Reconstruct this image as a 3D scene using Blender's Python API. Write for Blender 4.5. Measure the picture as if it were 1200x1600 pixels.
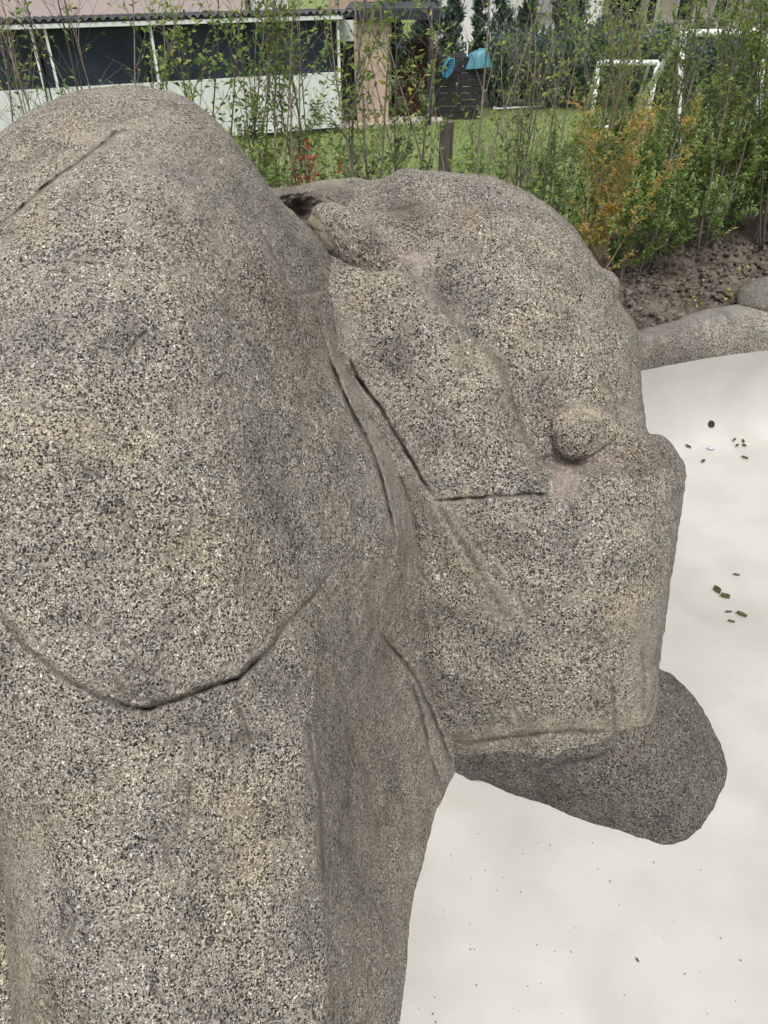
import bpy, bmesh, math, random
import numpy as np
from mathutils import Vector, Matrix

random.seed(7)
rng = np.random.default_rng(7)
scene = bpy.context.scene
for o in list(bpy.data.objects):
    bpy.data.objects.remove(o)

# ------------------------------------------------------------------ camera
PITCH = math.radians(37.0)
CAM_Z = 3.0
FPX = 1155.0                      # focal length in photo pixels (1200 x 1600)
cam_d = bpy.data.cameras.new('camera')
cam_d.sensor_fit = 'VERTICAL'
cam_d.sensor_height = 36.0
cam_d.sensor_width = 27.0
cam_d.lens = FPX / 1600 * 36.0
cam_d.clip_start = 0.05
cam_d.clip_end = 500
cam = bpy.data.objects.new('camera', cam_d)
scene.collection.objects.link(cam)
cam.location = (0, 0, CAM_Z)
cam.rotation_euler = (math.pi / 2 - PITCH, 0, 0)
scene.camera = cam

# ------------------------------------------------------------------ sky, sun, exposure
SUN_EL, SUN_AZ = math.radians(66), math.radians(186)   # azimuth clockwise from +Y
world = bpy.data.worlds.new('World')
scene.world = world
world.use_nodes = True
wn, wl = world.node_tree.nodes, world.node_tree.links
wn.clear()
w_out = wn.new('ShaderNodeOutputWorld')
w_bg = wn.new('ShaderNodeBackground')
w_sky = wn.new('ShaderNodeTexSky')
w_sky.sky_type = 'NISHITA'
w_sky.sun_disc = False
w_sky.sun_elevation = SUN_EL
w_sky.sun_rotation = SUN_AZ
w_sky.air_density = 1.0
w_sky.dust_density = 6.0
w_sky.ozone_density = 0.6
w_hsv = wn.new('ShaderNodeHueSaturation')              # an overcast sky: nearly colourless
w_hsv.inputs['Saturation'].default_value = 0.28
wl.new(w_sky.outputs[0], w_hsv.inputs['Color'])
wl.new(w_hsv.outputs[0], w_bg.inputs[0])
w_bg.inputs[1].default_value = 0.15
wl.new(w_bg.outputs[0], w_out.inputs[0])

sun_d = bpy.data.lights.new('sun', 'SUN')
sun_d.energy = 1.6
sun_d.angle = math.radians(20)
sun_d.color = (1.0, 0.965, 0.91)
sun = bpy.data.objects.new('sun', sun_d)
scene.collection.objects.link(sun)
sdir = Vector((math.sin(SUN_AZ) * math.cos(SUN_EL), math.cos(SUN_AZ) * math.cos(SUN_EL), math.sin(SUN_EL)))
sun.rotation_euler = sdir.to_track_quat('Z', 'Y').to_euler()
sun.location = (0, 0, 20)

vs = scene.view_settings
vs.view_transform = 'Standard'
vs.look = 'None'
vs.gamma = 1.0
vs.use_curve_mapping = False
vs.exposure = 0.30

# ------------------------------------------------------------------ helpers
CP, SP = math.cos(PITCH), math.sin(PITCH)

def ray(px, py):
    u = (np.asarray(px, float) - 600) / FPX
    v = (800 - np.asarray(py, float)) / FPX
    return u, CP + v * SP, -SP + v * CP

def P(px, py, t):                 # survey point at depth t in front of the camera
    x, y, z = ray(px, py)
    return np.stack([x * t, y * t, CAM_Z + z * t], -1)

def PY(px, py, Y):                # survey point at ground distance Y
    x, y, z = ray(px, py)
    return P(px, py, Y / y)

def PZ(px, py, Z):                # survey point at height Z
    x, y, z = ray(px, py)
    return P(px, py, (Z - CAM_Z) / z)

def link(o, parent=None):
    scene.collection.objects.link(o)
    if parent is not None:
        o.parent = parent
    return o

def tag(o, label=None, cat=None, group=None, kind=None):
    if label: o['label'] = label
    if cat: o['category'] = cat
    if group: o['group'] = group
    if kind: o['kind'] = kind
    return o

def empty(name, loc, label, cat, group=None):
    o = bpy.data.objects.new(name, None)
    o.location = loc
    o.empty_display_size = 0.1
    link(o)
    return tag(o, label, cat, group)

def np_mesh(name, verts, faces, smooth=True, attrs=None):
    """faces: (n,k) int array, all of the same size."""
    verts = np.asarray(verts, np.float32)
    faces = np.asarray(faces, np.int32)
    me = bpy.data.meshes.new(name)
    n, k = faces.shape
    me.vertices.add(len(verts))
    me.vertices.foreach_set('co', verts.ravel())
    me.loops.add(n * k)
    me.loops.foreach_set('vertex_index', faces.ravel())
    me.polygons.add(n)
    me.polygons.foreach_set('loop_start', np.arange(0, n * k, k, dtype=np.int32))
    try:
        me.polygons.foreach_set('loop_total', np.full(n, k, np.int32))
    except Exception:
        pass
    me.update(calc_edges=True)
    me.polygons.foreach_set('use_smooth', np.full(n, smooth, bool))
    for an, av in (attrs or {}).items():
        a = me.attributes.new(an, 'FLOAT', 'POINT')
        a.data.foreach_set('value', np.asarray(av, np.float32))
    me.update()
    return me

def mesh_obj(name, me, mat, parent=None):
    o = bpy.data.objects.new(name, me)
    if mat is not None:
        me.materials.append(mat)
    link(o, parent)
    if parent is not None:
        o.matrix_parent_inverse = Matrix.Translation(-Vector(parent.location)) if parent.type == 'EMPTY' and parent.parent is None else Matrix.Identity(4)
    return o

class MB:
    """Collects boxes, tubes and polygons in world space; build() makes ONE mesh object."""
    def __init__(self):
        self.v, self.f = [], []
    def add(self, verts, faces):
        b = len(self.v)
        self.v += [tuple(map(float, q)) for q in verts]
        self.f += [tuple(i + b for i in fc) for fc in faces]
        return self
    def box(self, c, ax, ay, az, bev=0.0):
        """c centre; ax, ay, az half-extent vectors"""
        c, ax, ay, az = (Vector(q) for q in (c, ax, ay, az))
        vs_ = [c + ax * sx + ay * sy + az * sz for sz in (-1, 1) for sy in (-1, 1) for sx in (-1, 1)]
        return self.add(vs_, [(0, 2, 3, 1), (4, 5, 7, 6), (0, 1, 5, 4), (2, 6, 7, 3), (0, 4, 6, 2), (1, 3, 7, 5)])
    def tube(self, pts, rad, n=8, cap=True):
        pts = [Vector(p) for p in pts]
        if not hasattr(rad, '__len__'):
            rad = [rad] * len(pts)
        b = len(self.v)
        ref = None
        for i, p in enumerate(pts):
            d = (pts[min(i + 1, len(pts) - 1)] - pts[max(i - 1, 0)]).normalized()
            if ref is None:
                ref = Vector((0, 0, 1)) if abs(d.z) < 0.9 else Vector((1, 0, 0))
            a = d.cross(ref).normalized()
            e = d.cross(a).normalized()
            ref = -e if False else ref
            for k in range(n):
                th = 2 * math.pi * k / n
                q = p + (a * math.cos(th) + e * math.sin(th)) * rad[i]
                self.v.append((q.x, q.y, q.z))
        for i in range(len(pts) - 1):
            for k in range(n):
                k2 = (k + 1) % n
                self.f.append((b + i * n + k, b + i * n + k2, b + (i + 1) * n + k2, b + (i + 1) * n + k))
        if cap:
            self.f.append(tuple(b + k for k in range(n))[::-1])
            self.f.append(tuple(b + (len(pts) - 1) * n + k for k in range(n)))
        return self
    def build(self, name, mat, parent=None, smooth=False, bevel=0.0):
        me = bpy.data.meshes.new(name)
        me.from_pydata(self.v, [], self.f)
        if bevel:
            bm = bmesh.new(); bm.from_mesh(me)
            bmesh.ops.bevel(bm, geom=bm.edges[:], offset=bevel, segments=2, affect='EDGES', profile=0.6)
            bm.to_mesh(me); bm.free()
        me.polygons.foreach_set('use_smooth', np.full(len(me.polygons), smooth, bool))
        me.update()
        return mesh_obj(name, me, mat, parent)

# ---- vectorised gradient noise
_perm = rng.permutation(256)
_perm = np.concatenate([_perm, _perm, _perm])
_grad = rng.normal(size=(256, 3)); _grad /= np.linalg.norm(_grad, axis=1)[:, None]

def noise(p):
    p = np.asarray(p, np.float64)
    i = np.floor(p).astype(int); f = p - i
    w = f * f * f * (f * (f * 6 - 15) + 10)
    out = np.zeros(len(p))
    i &= 255
    for dx in (0, 1):
        wx = w[:, 0] if dx else 1 - w[:, 0]
        for dy in (0, 1):
            wy = w[:, 1] if dy else 1 - w[:, 1]
            for dz in (0, 1):
                wz = w[:, 2] if dz else 1 - w[:, 2]
                h = _perm[_perm[_perm[(i[:, 0] + dx) & 255] + ((i[:, 1] + dy) & 255)] + ((i[:, 2] + dz) & 255)]
                g = _grad[h]
                out += wx * wy * wz * (g[:, 0] * (f[:, 0] - dx) + g[:, 1] * (f[:, 1] - dy) + g[:, 2] * (f[:, 2] - dz))
    return out

def fbm(p, octs=4, gain=0.5):
    a, s, out = 1.0, 1.0, 0
    for k in range(octs):
        out = out + a * noise(p * s + 17.3 * k)
        a *= gain; s *= 2.03
    return out

# ------------------------------------------------------------------ materials
def new_mat(name):
    m = bpy.data.materials.new(name)
    m.use_nodes = True
    nt = m.node_tree
    b = nt.nodes['Principled BSDF']
    return m, nt, nt.nodes, nt.links, b

def node(ns, typ, **kw):
    n = ns.new(typ)
    for k, v in kw.items():
        if k in n.inputs.keys():
            n.inputs[k].default_value = v
        else:
            setattr(n, k, v)
    return n

def mixrgb(ns, ls, fac, a, b, blend='MIX'):
    n = ns.new('ShaderNodeMix'); n.data_type = 'RGBA'; n.blend_type = blend
    for sock, val in ((0, fac), (6, a), (7, b)):
        if hasattr(val, 'links'):
            ls.new(val, n.inputs[sock])
        elif val is not None:
            n.inputs[sock].default_value = val
    return n.outputs[2]

def ramp(ns, ls, fac, stops, interp='LINEAR'):
    n = ns.new('ShaderNodeValToRGB')
    cr = n.color_ramp; cr.interpolation = interp
    while len(cr.elements) < len(stops):
        cr.elements.new(0.5)
    for e, (p, c) in zip(cr.elements, stops):
        e.position = p
        e.color = (c, c, c, 1) if not hasattr(c, '__len__') else (*c, 1)
    ls.new(fac, n.inputs[0])
    return n.outputs[0]

def math_n(ns, ls, op, a, b=None, c=None):
    n = ns.new('ShaderNodeMath'); n.operation = op
    for i, v in enumerate((a, b, c)):
        if v is None: continue
        if hasattr(v, 'links'): ls.new(v, n.inputs[i])
        else: n.inputs[i].default_value = v
    return n.outputs[0]

def granite(name, base=(0.30, 0.265, 0.225), contrast=1.0, dark=0.32, tone=1.0, smooth_all=0.0, gscale=1.0):
    """exposed aggregate render: cells of white, tan, grey and black grains in a cement matrix"""
    m, nt, ns, ls, b = new_mat(name)
    geo = ns.new('ShaderNodeNewGeometry')
    pos = geo.outputs['Position']
    # slight warp so that the cells do not look regular
    wn_ = node(ns, 'ShaderNodeTexNoise', Scale=95.0, Detail=3.0)
    ls.new(pos, wn_.inputs['Vector'])
    wm = ns.new('ShaderNodeVectorMath'); wm.operation = 'MULTIPLY_ADD'
    ls.new(wn_.outputs['Color'], wm.inputs[0]); wm.inputs[1].default_value = (0.011, 0.011, 0.011); ls.new(pos, wm.inputs[2])
    wp = wm.outputs[0]
    def vor(scale, feat='F1'):
        v = node(ns, 'ShaderNodeTexVoronoi', Scale=scale * gscale)
        v.feature = feat
        ls.new(wp, v.inputs['Vector'])
        return v
    fine = vor(240.0); mid = vor(150.0); big = vor(74.0)
    def sep(v):
        s = ns.new('ShaderNodeSeparateColor'); ls.new(v.outputs['Color'], s.inputs[0]); return s
    sf, sm, sb = sep(fine), sep(mid), sep(big)
    g1 = ramp(ns, ls, sf.outputs[0], [(0.0, (0.018, 0.018, 0.02)), (0.15, (0.12, 0.115, 0.115)), (0.30, (0.26, 0.235, 0.20)),
              (0.50, (0.36, 0.32, 0.265)), (0.70, (0.45, 0.405, 0.335)), (0.88, (0.55, 0.53, 0.49)), (0.965, (0.68, 0.675, 0.65))], 'CONSTANT')
    g2 = ramp(ns, ls, sm.outputs[1], [(0.0, (0.016, 0.016, 0.02)), (0.15, (0.15, 0.145, 0.145)), (0.32, (0.31, 0.28, 0.24)),
              (0.60, (0.43, 0.38, 0.31)), (0.82, (0.33, 0.285, 0.24)), (0.955, (0.63, 0.62, 0.59))], 'CONSTANT')
    selm = math_n(ns, ls, 'GREATER_THAN', sm.outputs[2], 0.52)
    col = mixrgb(ns, ls, selm, g1, g2)
    # big dark grains, clustered
    cl = node(ns, 'ShaderNodeTexNoise', Scale=3.2, Detail=3.0)
    ls.new(pos, cl.inputs['Vector'])
    clr = ramp(ns, ls, cl.outputs[0], [(0.35, 0.0), (0.70, dark)])
    dsel = math_n(ns, ls, 'LESS_THAN', sb.outputs[0], clr)
    # round them: only near the cell centre
    inr = math_n(ns, ls, 'LESS_THAN', big.outputs['Distance'], 0.42)
    dsel = math_n(ns, ls, 'MULTIPLY', dsel, inr)
    col = mixrgb(ns, ls, math_n(ns, ls, 'MULTIPLY', dsel, 0.9), col, (0.035, 0.037, 0.045, 1))
    # open pits between the grains, irregular and full of shade and grime
    pit = node(ns, 'ShaderNodeTexNoise', Scale=105.0 * gscale, Detail=2.5, Roughness=0.62); ls.new(pos, pit.inputs['Vector'])
    pitf = ramp(ns, ls, pit.outputs[0], [(0.325, 1.0), (0.40, 0.0)])
    col = mixrgb(ns, ls, math_n(ns, ls, 'MULTIPLY', pitf, 0.85), col, (0.045, 0.040, 0.036, 1))
    # blue grey stone chips a few centimetres across
    chip = vor(30.0); sc_ = sep(chip)
    csel = math_n(ns, ls, 'MULTIPLY', math_n(ns, ls, 'LESS_THAN', sc_.outputs[0], math_n(ns, ls, 'MULTIPLY', clr, 0.45)), math_n(ns, ls, 'LESS_THAN', chip.outputs['Distance'], 0.36))
    col = mixrgb(ns, ls, math_n(ns, ls, 'MULTIPLY', csel, 0.62), col, (0.085, 0.09, 0.105, 1))
    # the cement matrix evens the grains out where it was trowelled smooth
    at = ns.new('ShaderNodeAttribute'); at.attribute_name = 'smear'
    sn = node(ns, 'ShaderNodeTexNoise', Scale=9.0, Detail=4.0)
    ls.new(pos, sn.inputs['Vector'])
    sm2 = ramp(ns, ls, sn.outputs[0], [(0.48, 0.0), (0.74, 0.38)])
    smf = math_n(ns, ls, 'ADD', math_n(ns, ls, 'MULTIPLY', at.outputs['Fac'], 0.85), sm2)
    smf = math_n(ns, ls, 'MINIMUM', math_n(ns, ls, 'ADD', smf, smooth_all), 0.92)
    fn = node(ns, 'ShaderNodeTexNoise', Scale=150.0, Detail=4.0)
    ls.new(pos, fn.inputs['Vector'])
    cem = ramp(ns, ls, fn.outputs[0], [(0.3, tuple(x * 0.75 for x in base)), (0.7, tuple(x * 1.22 for x in base))])
    col = mixrgb(ns, ls, smf, col, cem)
    # broad colour patches: ochre, mauve grey and brown washes brushed over the render
    p1 = node(ns, 'ShaderNodeTexNoise', Scale=1.7, Detail=4.0); ls.new(pos, p1.inputs['Vector'])
    wash = ramp(ns, ls, p1.outputs[0], [(0.30, (0.86, 0.865, 0.88)), (0.45, (0.97, 0.97, 0.965)), (0.55, (1.01, 1.0, 0.965)), (0.70, (1.05, 1.01, 0.91))])
    col = mixrgb(ns, ls, 1.0, col, wash, 'MULTIPLY')
    p2 = node(ns, 'ShaderNodeTexNoise', Scale=5.5, Detail=5.0); ls.new(pos, p2.inputs['Vector'])
    wash2 = ramp(ns, ls, p2.outputs[0], [(0.30, (0.77, 0.77, 0.765)), (0.50, (1.0, 0.99, 0.985)), (0.72, (1.09, 1.07, 1.04))])
    col = mixrgb(ns, ls, 1.0, col, wash2, 'MULTIPLY')
    st = ns.new('ShaderNodeAttribute'); st.attribute_name = 'stain'  # surface stains, and the painted shade of one recess
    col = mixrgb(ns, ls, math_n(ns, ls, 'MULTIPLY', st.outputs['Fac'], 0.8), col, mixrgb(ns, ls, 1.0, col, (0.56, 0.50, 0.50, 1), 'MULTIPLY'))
    ro = ns.new('ShaderNodeAttribute'); ro.attribute_name = 'pink'
    col = mixrgb(ns, ls, math_n(ns, ls, 'MULTIPLY', ro.outputs['Fac'], 0.75), col, (0.42, 0.33, 0.29, 1))
    crack_shade = ns.new('ShaderNodeAttribute'); crack_shade.attribute_name = 'dirt'      # crack shade painted into the colour, finer than the mesh resolves
    col = mixrgb(ns, ls, math_n(ns, ls, 'MULTIPLY', crack_shade.outputs['Fac'], 0.85), col, (0.035, 0.03, 0.027, 1))
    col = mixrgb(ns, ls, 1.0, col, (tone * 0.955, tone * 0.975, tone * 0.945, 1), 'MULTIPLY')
    hs = ns.new('ShaderNodeHueSaturation'); hs.inputs['Saturation'].default_value = 0.80; hs.inputs['Value'].default_value = 1.33
    ls.new(col, hs.inputs['Color'])
    gm_ = ns.new('ShaderNodeGamma'); gm_.inputs['Gamma'].default_value = 1.28
    ls.new(hs.outputs[0], gm_.inputs[0])
    col = gm_.outputs[0]
    ls.new(col, b.inputs['Base Color'])
    b.inputs['Roughness'].default_value = 0.78
    b.inputs['Specular IOR Level'].default_value = 0.35
    # relief: grains stand proud, gaps between are pits
    inv = math_n(ns, ls, 'SUBTRACT', 1.0, fine.outputs['Distance'])
    invm = math_n(ns, ls, 'SUBTRACT', 1.0, mid.outputs['Distance'])
    hcell = math_n(ns, ls, 'MULTIPLY', sf.outputs[1], 0.8)
    h = math_n(ns, ls, 'ADD', math_n(ns, ls, 'MULTIPLY', inv, 0.7), math_n(ns, ls, 'MULTIPLY', invm, 0.9))
    h = math_n(ns, ls, 'ADD', h, hcell)
    pn = node(ns, 'ShaderNodeTexNoise', Scale=38.0, Detail=4.0); ls.new(pos, pn.inputs['Vector'])
    h = math_n(ns, ls, 'ADD', h, math_n(ns, ls, 'MULTIPLY', pn.outputs[0], 2.2))
    one_m = math_n(ns, ls, 'SUBTRACT', 1.0, math_n(ns, ls, 'MULTIPLY', smf, 0.75))
    h = math_n(ns, ls, 'SUBTRACT', h, math_n(ns, ls, 'MULTIPLY', pitf, 1.1))
    h = math_n(ns, ls, 'MULTIPLY', h, one_m)
    bp = node(ns, 'ShaderNodeBump', Strength=1.0 * contrast, Distance=0.0042 / gscale ** 0.5)
    ls.new(h, bp.inputs['Height'])
    ls.new(bp.outputs[0], b.inputs['Normal'])
    return m

def plain(name, col, rough=0.6, var=0.12, scale=6.0, bump=0.0, bscale=60.0, metal=0.0, stretch=None):
    m, nt, ns, ls, b = new_mat(name)
    geo = ns.new('ShaderNodeNewGeometry')
    vec = geo.outputs['Position']
    if stretch:
        mp = ns.new('ShaderNodeMapping'); mp.inputs['Scale'].default_value = stretch
        ls.new(vec, mp.inputs['Vector']); vec = mp.outputs[0]
    n = node(ns, 'ShaderNodeTexNoise', Scale=scale, Detail=5.0)
    ls.new(vec, n.inputs['Vector'])
    c = ramp(ns, ls, n.outputs[0], [(0.28, tuple(x * (1 - var) for x in col)), (0.72, tuple(min(1, x * (1 + var)) for x in col))])
    ls.new(c, b.inputs['Base Color'])
    b.inputs['Roughness'].default_value = rough
    b.inputs['Metallic'].default_value = metal
    if bump:
        n2 = node(ns, 'ShaderNodeTexNoise', Scale=bscale, Detail=4.0)
        ls.new(vec, n2.inputs['Vector'])
        bp = node(ns, 'ShaderNodeBump', Strength=bump, Distance=0.01)
        ls.new(n2.outputs[0], bp.inputs['Height'])
        ls.new(bp.outputs[0], b.inputs['Normal'])
    return m

def leaf_mat(name, stops, trans=0.35):
    m, nt, ns, ls, b = new_mat(name)
    a = ns.new('ShaderNodeAttribute'); a.attribute_name = 'hue'
    c = ramp(ns, ls, a.outputs['Fac'], stops)
    ls.new(c, b.inputs['Base Color'])
    b.inputs['Roughness'].default_value = 0.42
    tr = ns.new('ShaderNodeBsdfTranslucent')
    tc = mixrgb(ns, ls, 1.0, c, (1.25, 1.35, 0.6, 1), 'MULTIPLY')
    ls.new(tc, tr.inputs[0])
    mx = ns.new('ShaderNodeMixShader'); mx.inputs[0].default_value = trans
    out = ns['Material Output']
    ls.new(b.outputs[0], mx.inputs[1]); ls.new(tr.outputs[0], mx.inputs[2])
    ls.new(mx.outputs[0], out.inputs[0])
    return m

def pool_mat():
    m, nt, ns, ls, b = new_mat('pool_render')
    geo = ns.new('ShaderNodeNewGeometry'); pos = geo.outputs['Position']
    n1 = node(ns, 'ShaderNodeTexNoise', Scale=0.8, Detail=3.0, Distortion=0.3); ls.new(pos, n1.inputs['Vector'])
    c = ramp(ns, ls, n1.outputs[0], [(0.2, (0.385, 0.383, 0.356)), (0.5, (0.42, 0.418, 0.39)), (0.8, (0.445, 0.442, 0.41))])
    n2 = node(ns, 'ShaderNodeTexNoise', Scale=2.6, Detail=7.0, Distortion=0.15); ls.new(pos, n2.inputs['Vector'])
    d = ramp(ns, ls, n2.outputs[0], [(0.30, (0.90, 0.89, 0.865)), (0.60, (1, 1, 1))])
    c = mixrgb(ns, ls, 1.0, c, d, 'MULTIPLY')
    # tiny specks of dirt
    v = node(ns, 'ShaderNodeTexVoronoi', Scale=26.0); ls.new(pos, v.inputs['Vector'])
    s = ns.new('ShaderNodeSeparateColor'); ls.new(v.outputs['Color'], s.inputs[0])
    near = math_n(ns, ls, 'LESS_THAN', v.outputs['Distance'], math_n(ns, ls, 'MULTIPLY', s.outputs[1], 0.10))
    rare = math_n(ns, ls, 'LESS_THAN', s.outputs[0], 0.10)
    c = mixrgb(ns, ls, math_n(ns, ls, 'MULTIPLY', math_n(ns, ls, 'MULTIPLY', near, rare), 0.6), c, (0.16, 0.14, 0.11, 1))
    ls.new(c, b.inputs['Base Color'])
    r = ramp(ns, ls, n2.outputs[0], [(0.3, 0.42), (0.7, 0.58)])
    ls.new(r, b.inputs['Roughness'])
    n3 = node(ns, 'ShaderNodeTexNoise', Scale=14.0, Detail=6.0); ls.new(pos, n3.inputs['Vector'])
    bp = node(ns, 'ShaderNodeBump', Strength=0.18, Distance=0.01); ls.new(n3.outputs[0], bp.inputs['Height'])
    ls.new(bp.outputs[0], b.inputs['Normal'])
    return m

def lawn_mat():
    m, nt, ns, ls, b = new_mat('lawn_grass')
    geo = ns.new('ShaderNodeNewGeometry'); pos = geo.outputs['Position']
    n1 = node(ns, 'ShaderNodeTexNoise', Scale=0.9, Detail=5.0); ls.new(pos, n1.inputs['Vector'])
    n2 = node(ns, 'ShaderNodeTexNoise', Scale=22.0, Detail=6.0); ls.new(pos, n2.inputs['Vector'])
    a = ramp(ns, ls, n1.outputs[0], [(0.3, (0.135, 0.19, 0.062)), (0.7, (0.20, 0.25, 0.088))])
    d = ramp(ns, ls, n2.outputs[0], [(0.3, (0.6, 0.65, 0.55)), (0.7, (1.25, 1.2, 1.15))])
    ls.new(mixrgb(ns, ls, 1.0, a, d, 'MULTIPLY'), b.inputs['Base Color'])
    b.inputs['Roughness'].default_value = 0.9
    bp = node(ns, 'ShaderNodeBump', Strength=0.7, Distance=0.03); ls.new(n2.outputs[0], bp.inputs['Height'])
    ls.new(bp.outputs[0], b.inputs['Normal'])
    return m

M = {}
M['granite'] = granite('aggregate_render', dark=0.46, gscale=1.03, tone=0.95)
M['granite_b'] = granite('aggregate_render_fine', dark=0.44, gscale=0.82, tone=0.89)
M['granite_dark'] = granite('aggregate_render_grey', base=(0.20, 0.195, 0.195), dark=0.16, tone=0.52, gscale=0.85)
M['granite_rim'] = granite('aggregate_render_rim', base=(0.24, 0.225, 0.21), dark=0.14, tone=0.98, smooth_all=0.08, gscale=0.7)
M['granite_smooth'] = granite('aggregate_render_smooth', base=(0.22, 0.215, 0.21), dark=0.10, tone=0.72, smooth_all=0.42, gscale=0.8)
M['granite_tan'] = granite('aggregate_render_tan', base=(0.33, 0.28, 0.21), dark=0.25, smooth_all=0.05, gscale=0.8)
M['pool'] = pool_mat()
M['lawn'] = lawn_mat()
M['soil'] = plain('dry_soil', (0.10, 0.083, 0.066), 0.95, 0.55, 9.0, 1.0, 55.0)
M['bark'] = plain('young_bark', (0.20, 0.17, 0.145), 0.85, 0.35, 25.0)
M['bark_dark'] = plain('dark_bark', (0.085, 0.072, 0.062), 0.85, 0.35, 25.0)
M['bark_tan'] = plain('tan_bark', (0.26, 0.20, 0.15), 0.85, 0.3, 25.0)
M['post_wood'] = plain('weathered_post', (0.115, 0.095, 0.085), 0.9, 0.45, 10.0, 0.8, 40.0, stretch=(6, 6, 0.8))
M['leaf'] = leaf_mat('shrub_leaf', [(0.0, (0.055, 0.105, 0.04)), (0.5, (0.15, 0.245, 0.08)), (0.85, (0.28, 0.38, 0.12)), (1.0, (0.46, 0.47, 0.14))], 0.5)
M['leaf_b'] = leaf_mat('hedge_leaf', [(0.0, (0.11, 0.17, 0.065)), (0.45, (0.21, 0.31, 0.11)), (0.8, (0.32, 0.40, 0.14)), (1.0, (0.46, 0.46, 0.15))], 0.5)
M['leaf_orange'] = leaf_mat('orange_leaf', [(0.0, (0.22, 0.27, 0.075)), (0.4, (0.46, 0.38, 0.11)), (0.75, (0.66, 0.34, 0.14)), (1.0, (0.70, 0.20, 0.12))], 0.45)
M['leaf_red'] = leaf_mat('red_leaf', [(0.0, (0.25, 0.03, 0.03)), (1.0, (0.55, 0.08, 0.06))])
M['leaf_dark'] = leaf_mat('conifer_leaf', [(0.0, (0.06, 0.10, 0.095)), (0.6, (0.11, 0.165, 0.145)), (1.0, (0.16, 0.22, 0.17))], 0.3)
M['leaf_wine'] = leaf_mat('wine_leaf', [(0.0, (0.04, 0.05, 0.025)), (0.6, (0.13, 0.05, 0.04)), (1.0, (0.22, 0.08, 0.06))], 0.2)
M['leaf_fall'] = plain('fallen_leaf', (0.085, 0.085, 0.022), 0.6, 0.5, 60.0)
M['leaf_yellow'] = plain('yellow_leaf', (0.34, 0.27, 0.05), 0.6, 0.4, 30.0)
M['berry'] = plain('dark_berry', (0.012, 0.014, 0.03), 0.4, 0.3, 30.0)
M['white_panel'] = plain('white_panel_paint', (0.63, 0.66, 0.64), 0.55, 0.10, 2.5, stretch=(3, 3, 0.6))
M['white_metal'] = plain('white_painted_metal', (0.74, 0.76, 0.75), 0.4, 0.06, 8.0)
M['dark_screen'] = plain('dark_screen_mesh', (0.018, 0.027, 0.042), 0.25, 0.5, 1.6, 0.3, 120.0)
M['dark_metal'] = plain('dark_steel', (0.022, 0.024, 0.034), 0.5, 0.3, 8.0)
M['dark_wood'] = plain('stained_dark_wood', (0.012, 0.012, 0.016), 0.7, 0.5, 6.0, 0.5, 30.0, stretch=(1, 1, 8))
M['corrugated'] = plain('corrugated_dark_sheet', (0.03, 0.032, 0.04), 0.55, 0.3, 5.0)
M['beige_wall'] = plain('beige_plaster', (0.58, 0.49, 0.455), 0.9, 0.07, 1.2, 0.2, 40.0)
M['tan_wall'] = plain('tan_plaster', (0.47, 0.355, 0.285), 0.9, 0.08, 1.5, 0.2, 40.0)
M['white_wall'] = plain('white_plaster', (0.68, 0.68, 0.67), 0.9, 0.05, 1.0, 0.15, 40.0)
M['grey_roof'] = plain('grey_roof_sheet', (0.28, 0.285, 0.29), 0.7, 0.15, 3.0)
M['concrete'] = plain('pale_concrete', (0.42, 0.38, 0.32), 0.9, 0.15, 3.0, 0.3, 60.0)
M['hose'] = plain('blue_hose', (0.06, 0.30, 0.50), 0.4, 0.1, 8.0)
M['teal'] = plain('teal_plastic', (0.06, 0.20, 0.25), 0.45, 0.15, 8.0)
M['red_paint'] = plain('red_paint', (0.50, 0.08, 0.06), 0.5, 0.15, 8.0)
M['green_paint'] = plain('green_plastic', (0.03, 0.24, 0.16), 0.5, 0.15, 8.0)
M['blue_paint'] = plain('blue_plastic', (0.04, 0.10, 0.28), 0.5, 0.15, 8.0)
M['black'] = plain('black_rubber', (0.012, 0.012, 0.014), 0.5, 0.2, 8.0)
M['pebble'] = plain('blue_grey_pebble', (0.34, 0.40, 0.46), 0.4, 0.3, 60.0)
gm, gnt, gns, gls, gb = new_mat('window_glass')
gb.inputs['Base Color'].default_value = (0.02, 0.025, 0.035, 1); gb.inputs['Roughness'].default_value = 0.12
M['glass'] = gm

# ------------------------------------------------------------------ pool shell
POOL_Z = -1.0
def pool_edge_y(x):
    return 6.46 + 0.30 * (x - 2.44) - 0.012 * (x - 2.44) ** 2 + 0.04 * np.sin(x * 2.1 + 0.5)

def pool_z(x, y):
    d = pool_edge_y(x) - y                        # distance in front of the far wall
    z = POOL_Z - 0.20 * np.exp(-((y - 4.6) / 1.0) ** 2) * np.clip((x - 1.6) / 0.8, 0, 1)
    R = 0.46
    k = np.clip(d, 0.0, R) / R
    z = z + 0.86 * (1 - np.sqrt(np.clip(1 - (1 - k) ** 2.3, 0, 1)))
    # a low fillet where the render runs up into the notch between the boulders
    z = z + 0.03 * np.exp(-(((x - 0.36) / 0.22) ** 2 + ((y - 2.62) / 0.34) ** 2))
    # shallow bench running diagonally over the floor
    s = (x - 2.1) * 0.75 + (y - 3.9) * 0.66
    z = z + 0.035 / (1 + np.exp(-s * 9)) * np.clip((5.6 - y) / 1.0, 0, 1)
    return z

def pool_hit(px, py):
    x, y, z = ray(px, py)
    ts = np.linspace(2.5, 12, 4000)
    X, Y, Z = x * ts, y * ts, CAM_Z + z * ts
    i = int(np.argmax(Z < pool_z(X, np.minimum(Y, pool_edge_y(X)))))
    return Vector((X[i], Y[i], Z[i])), ts[i]

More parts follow.
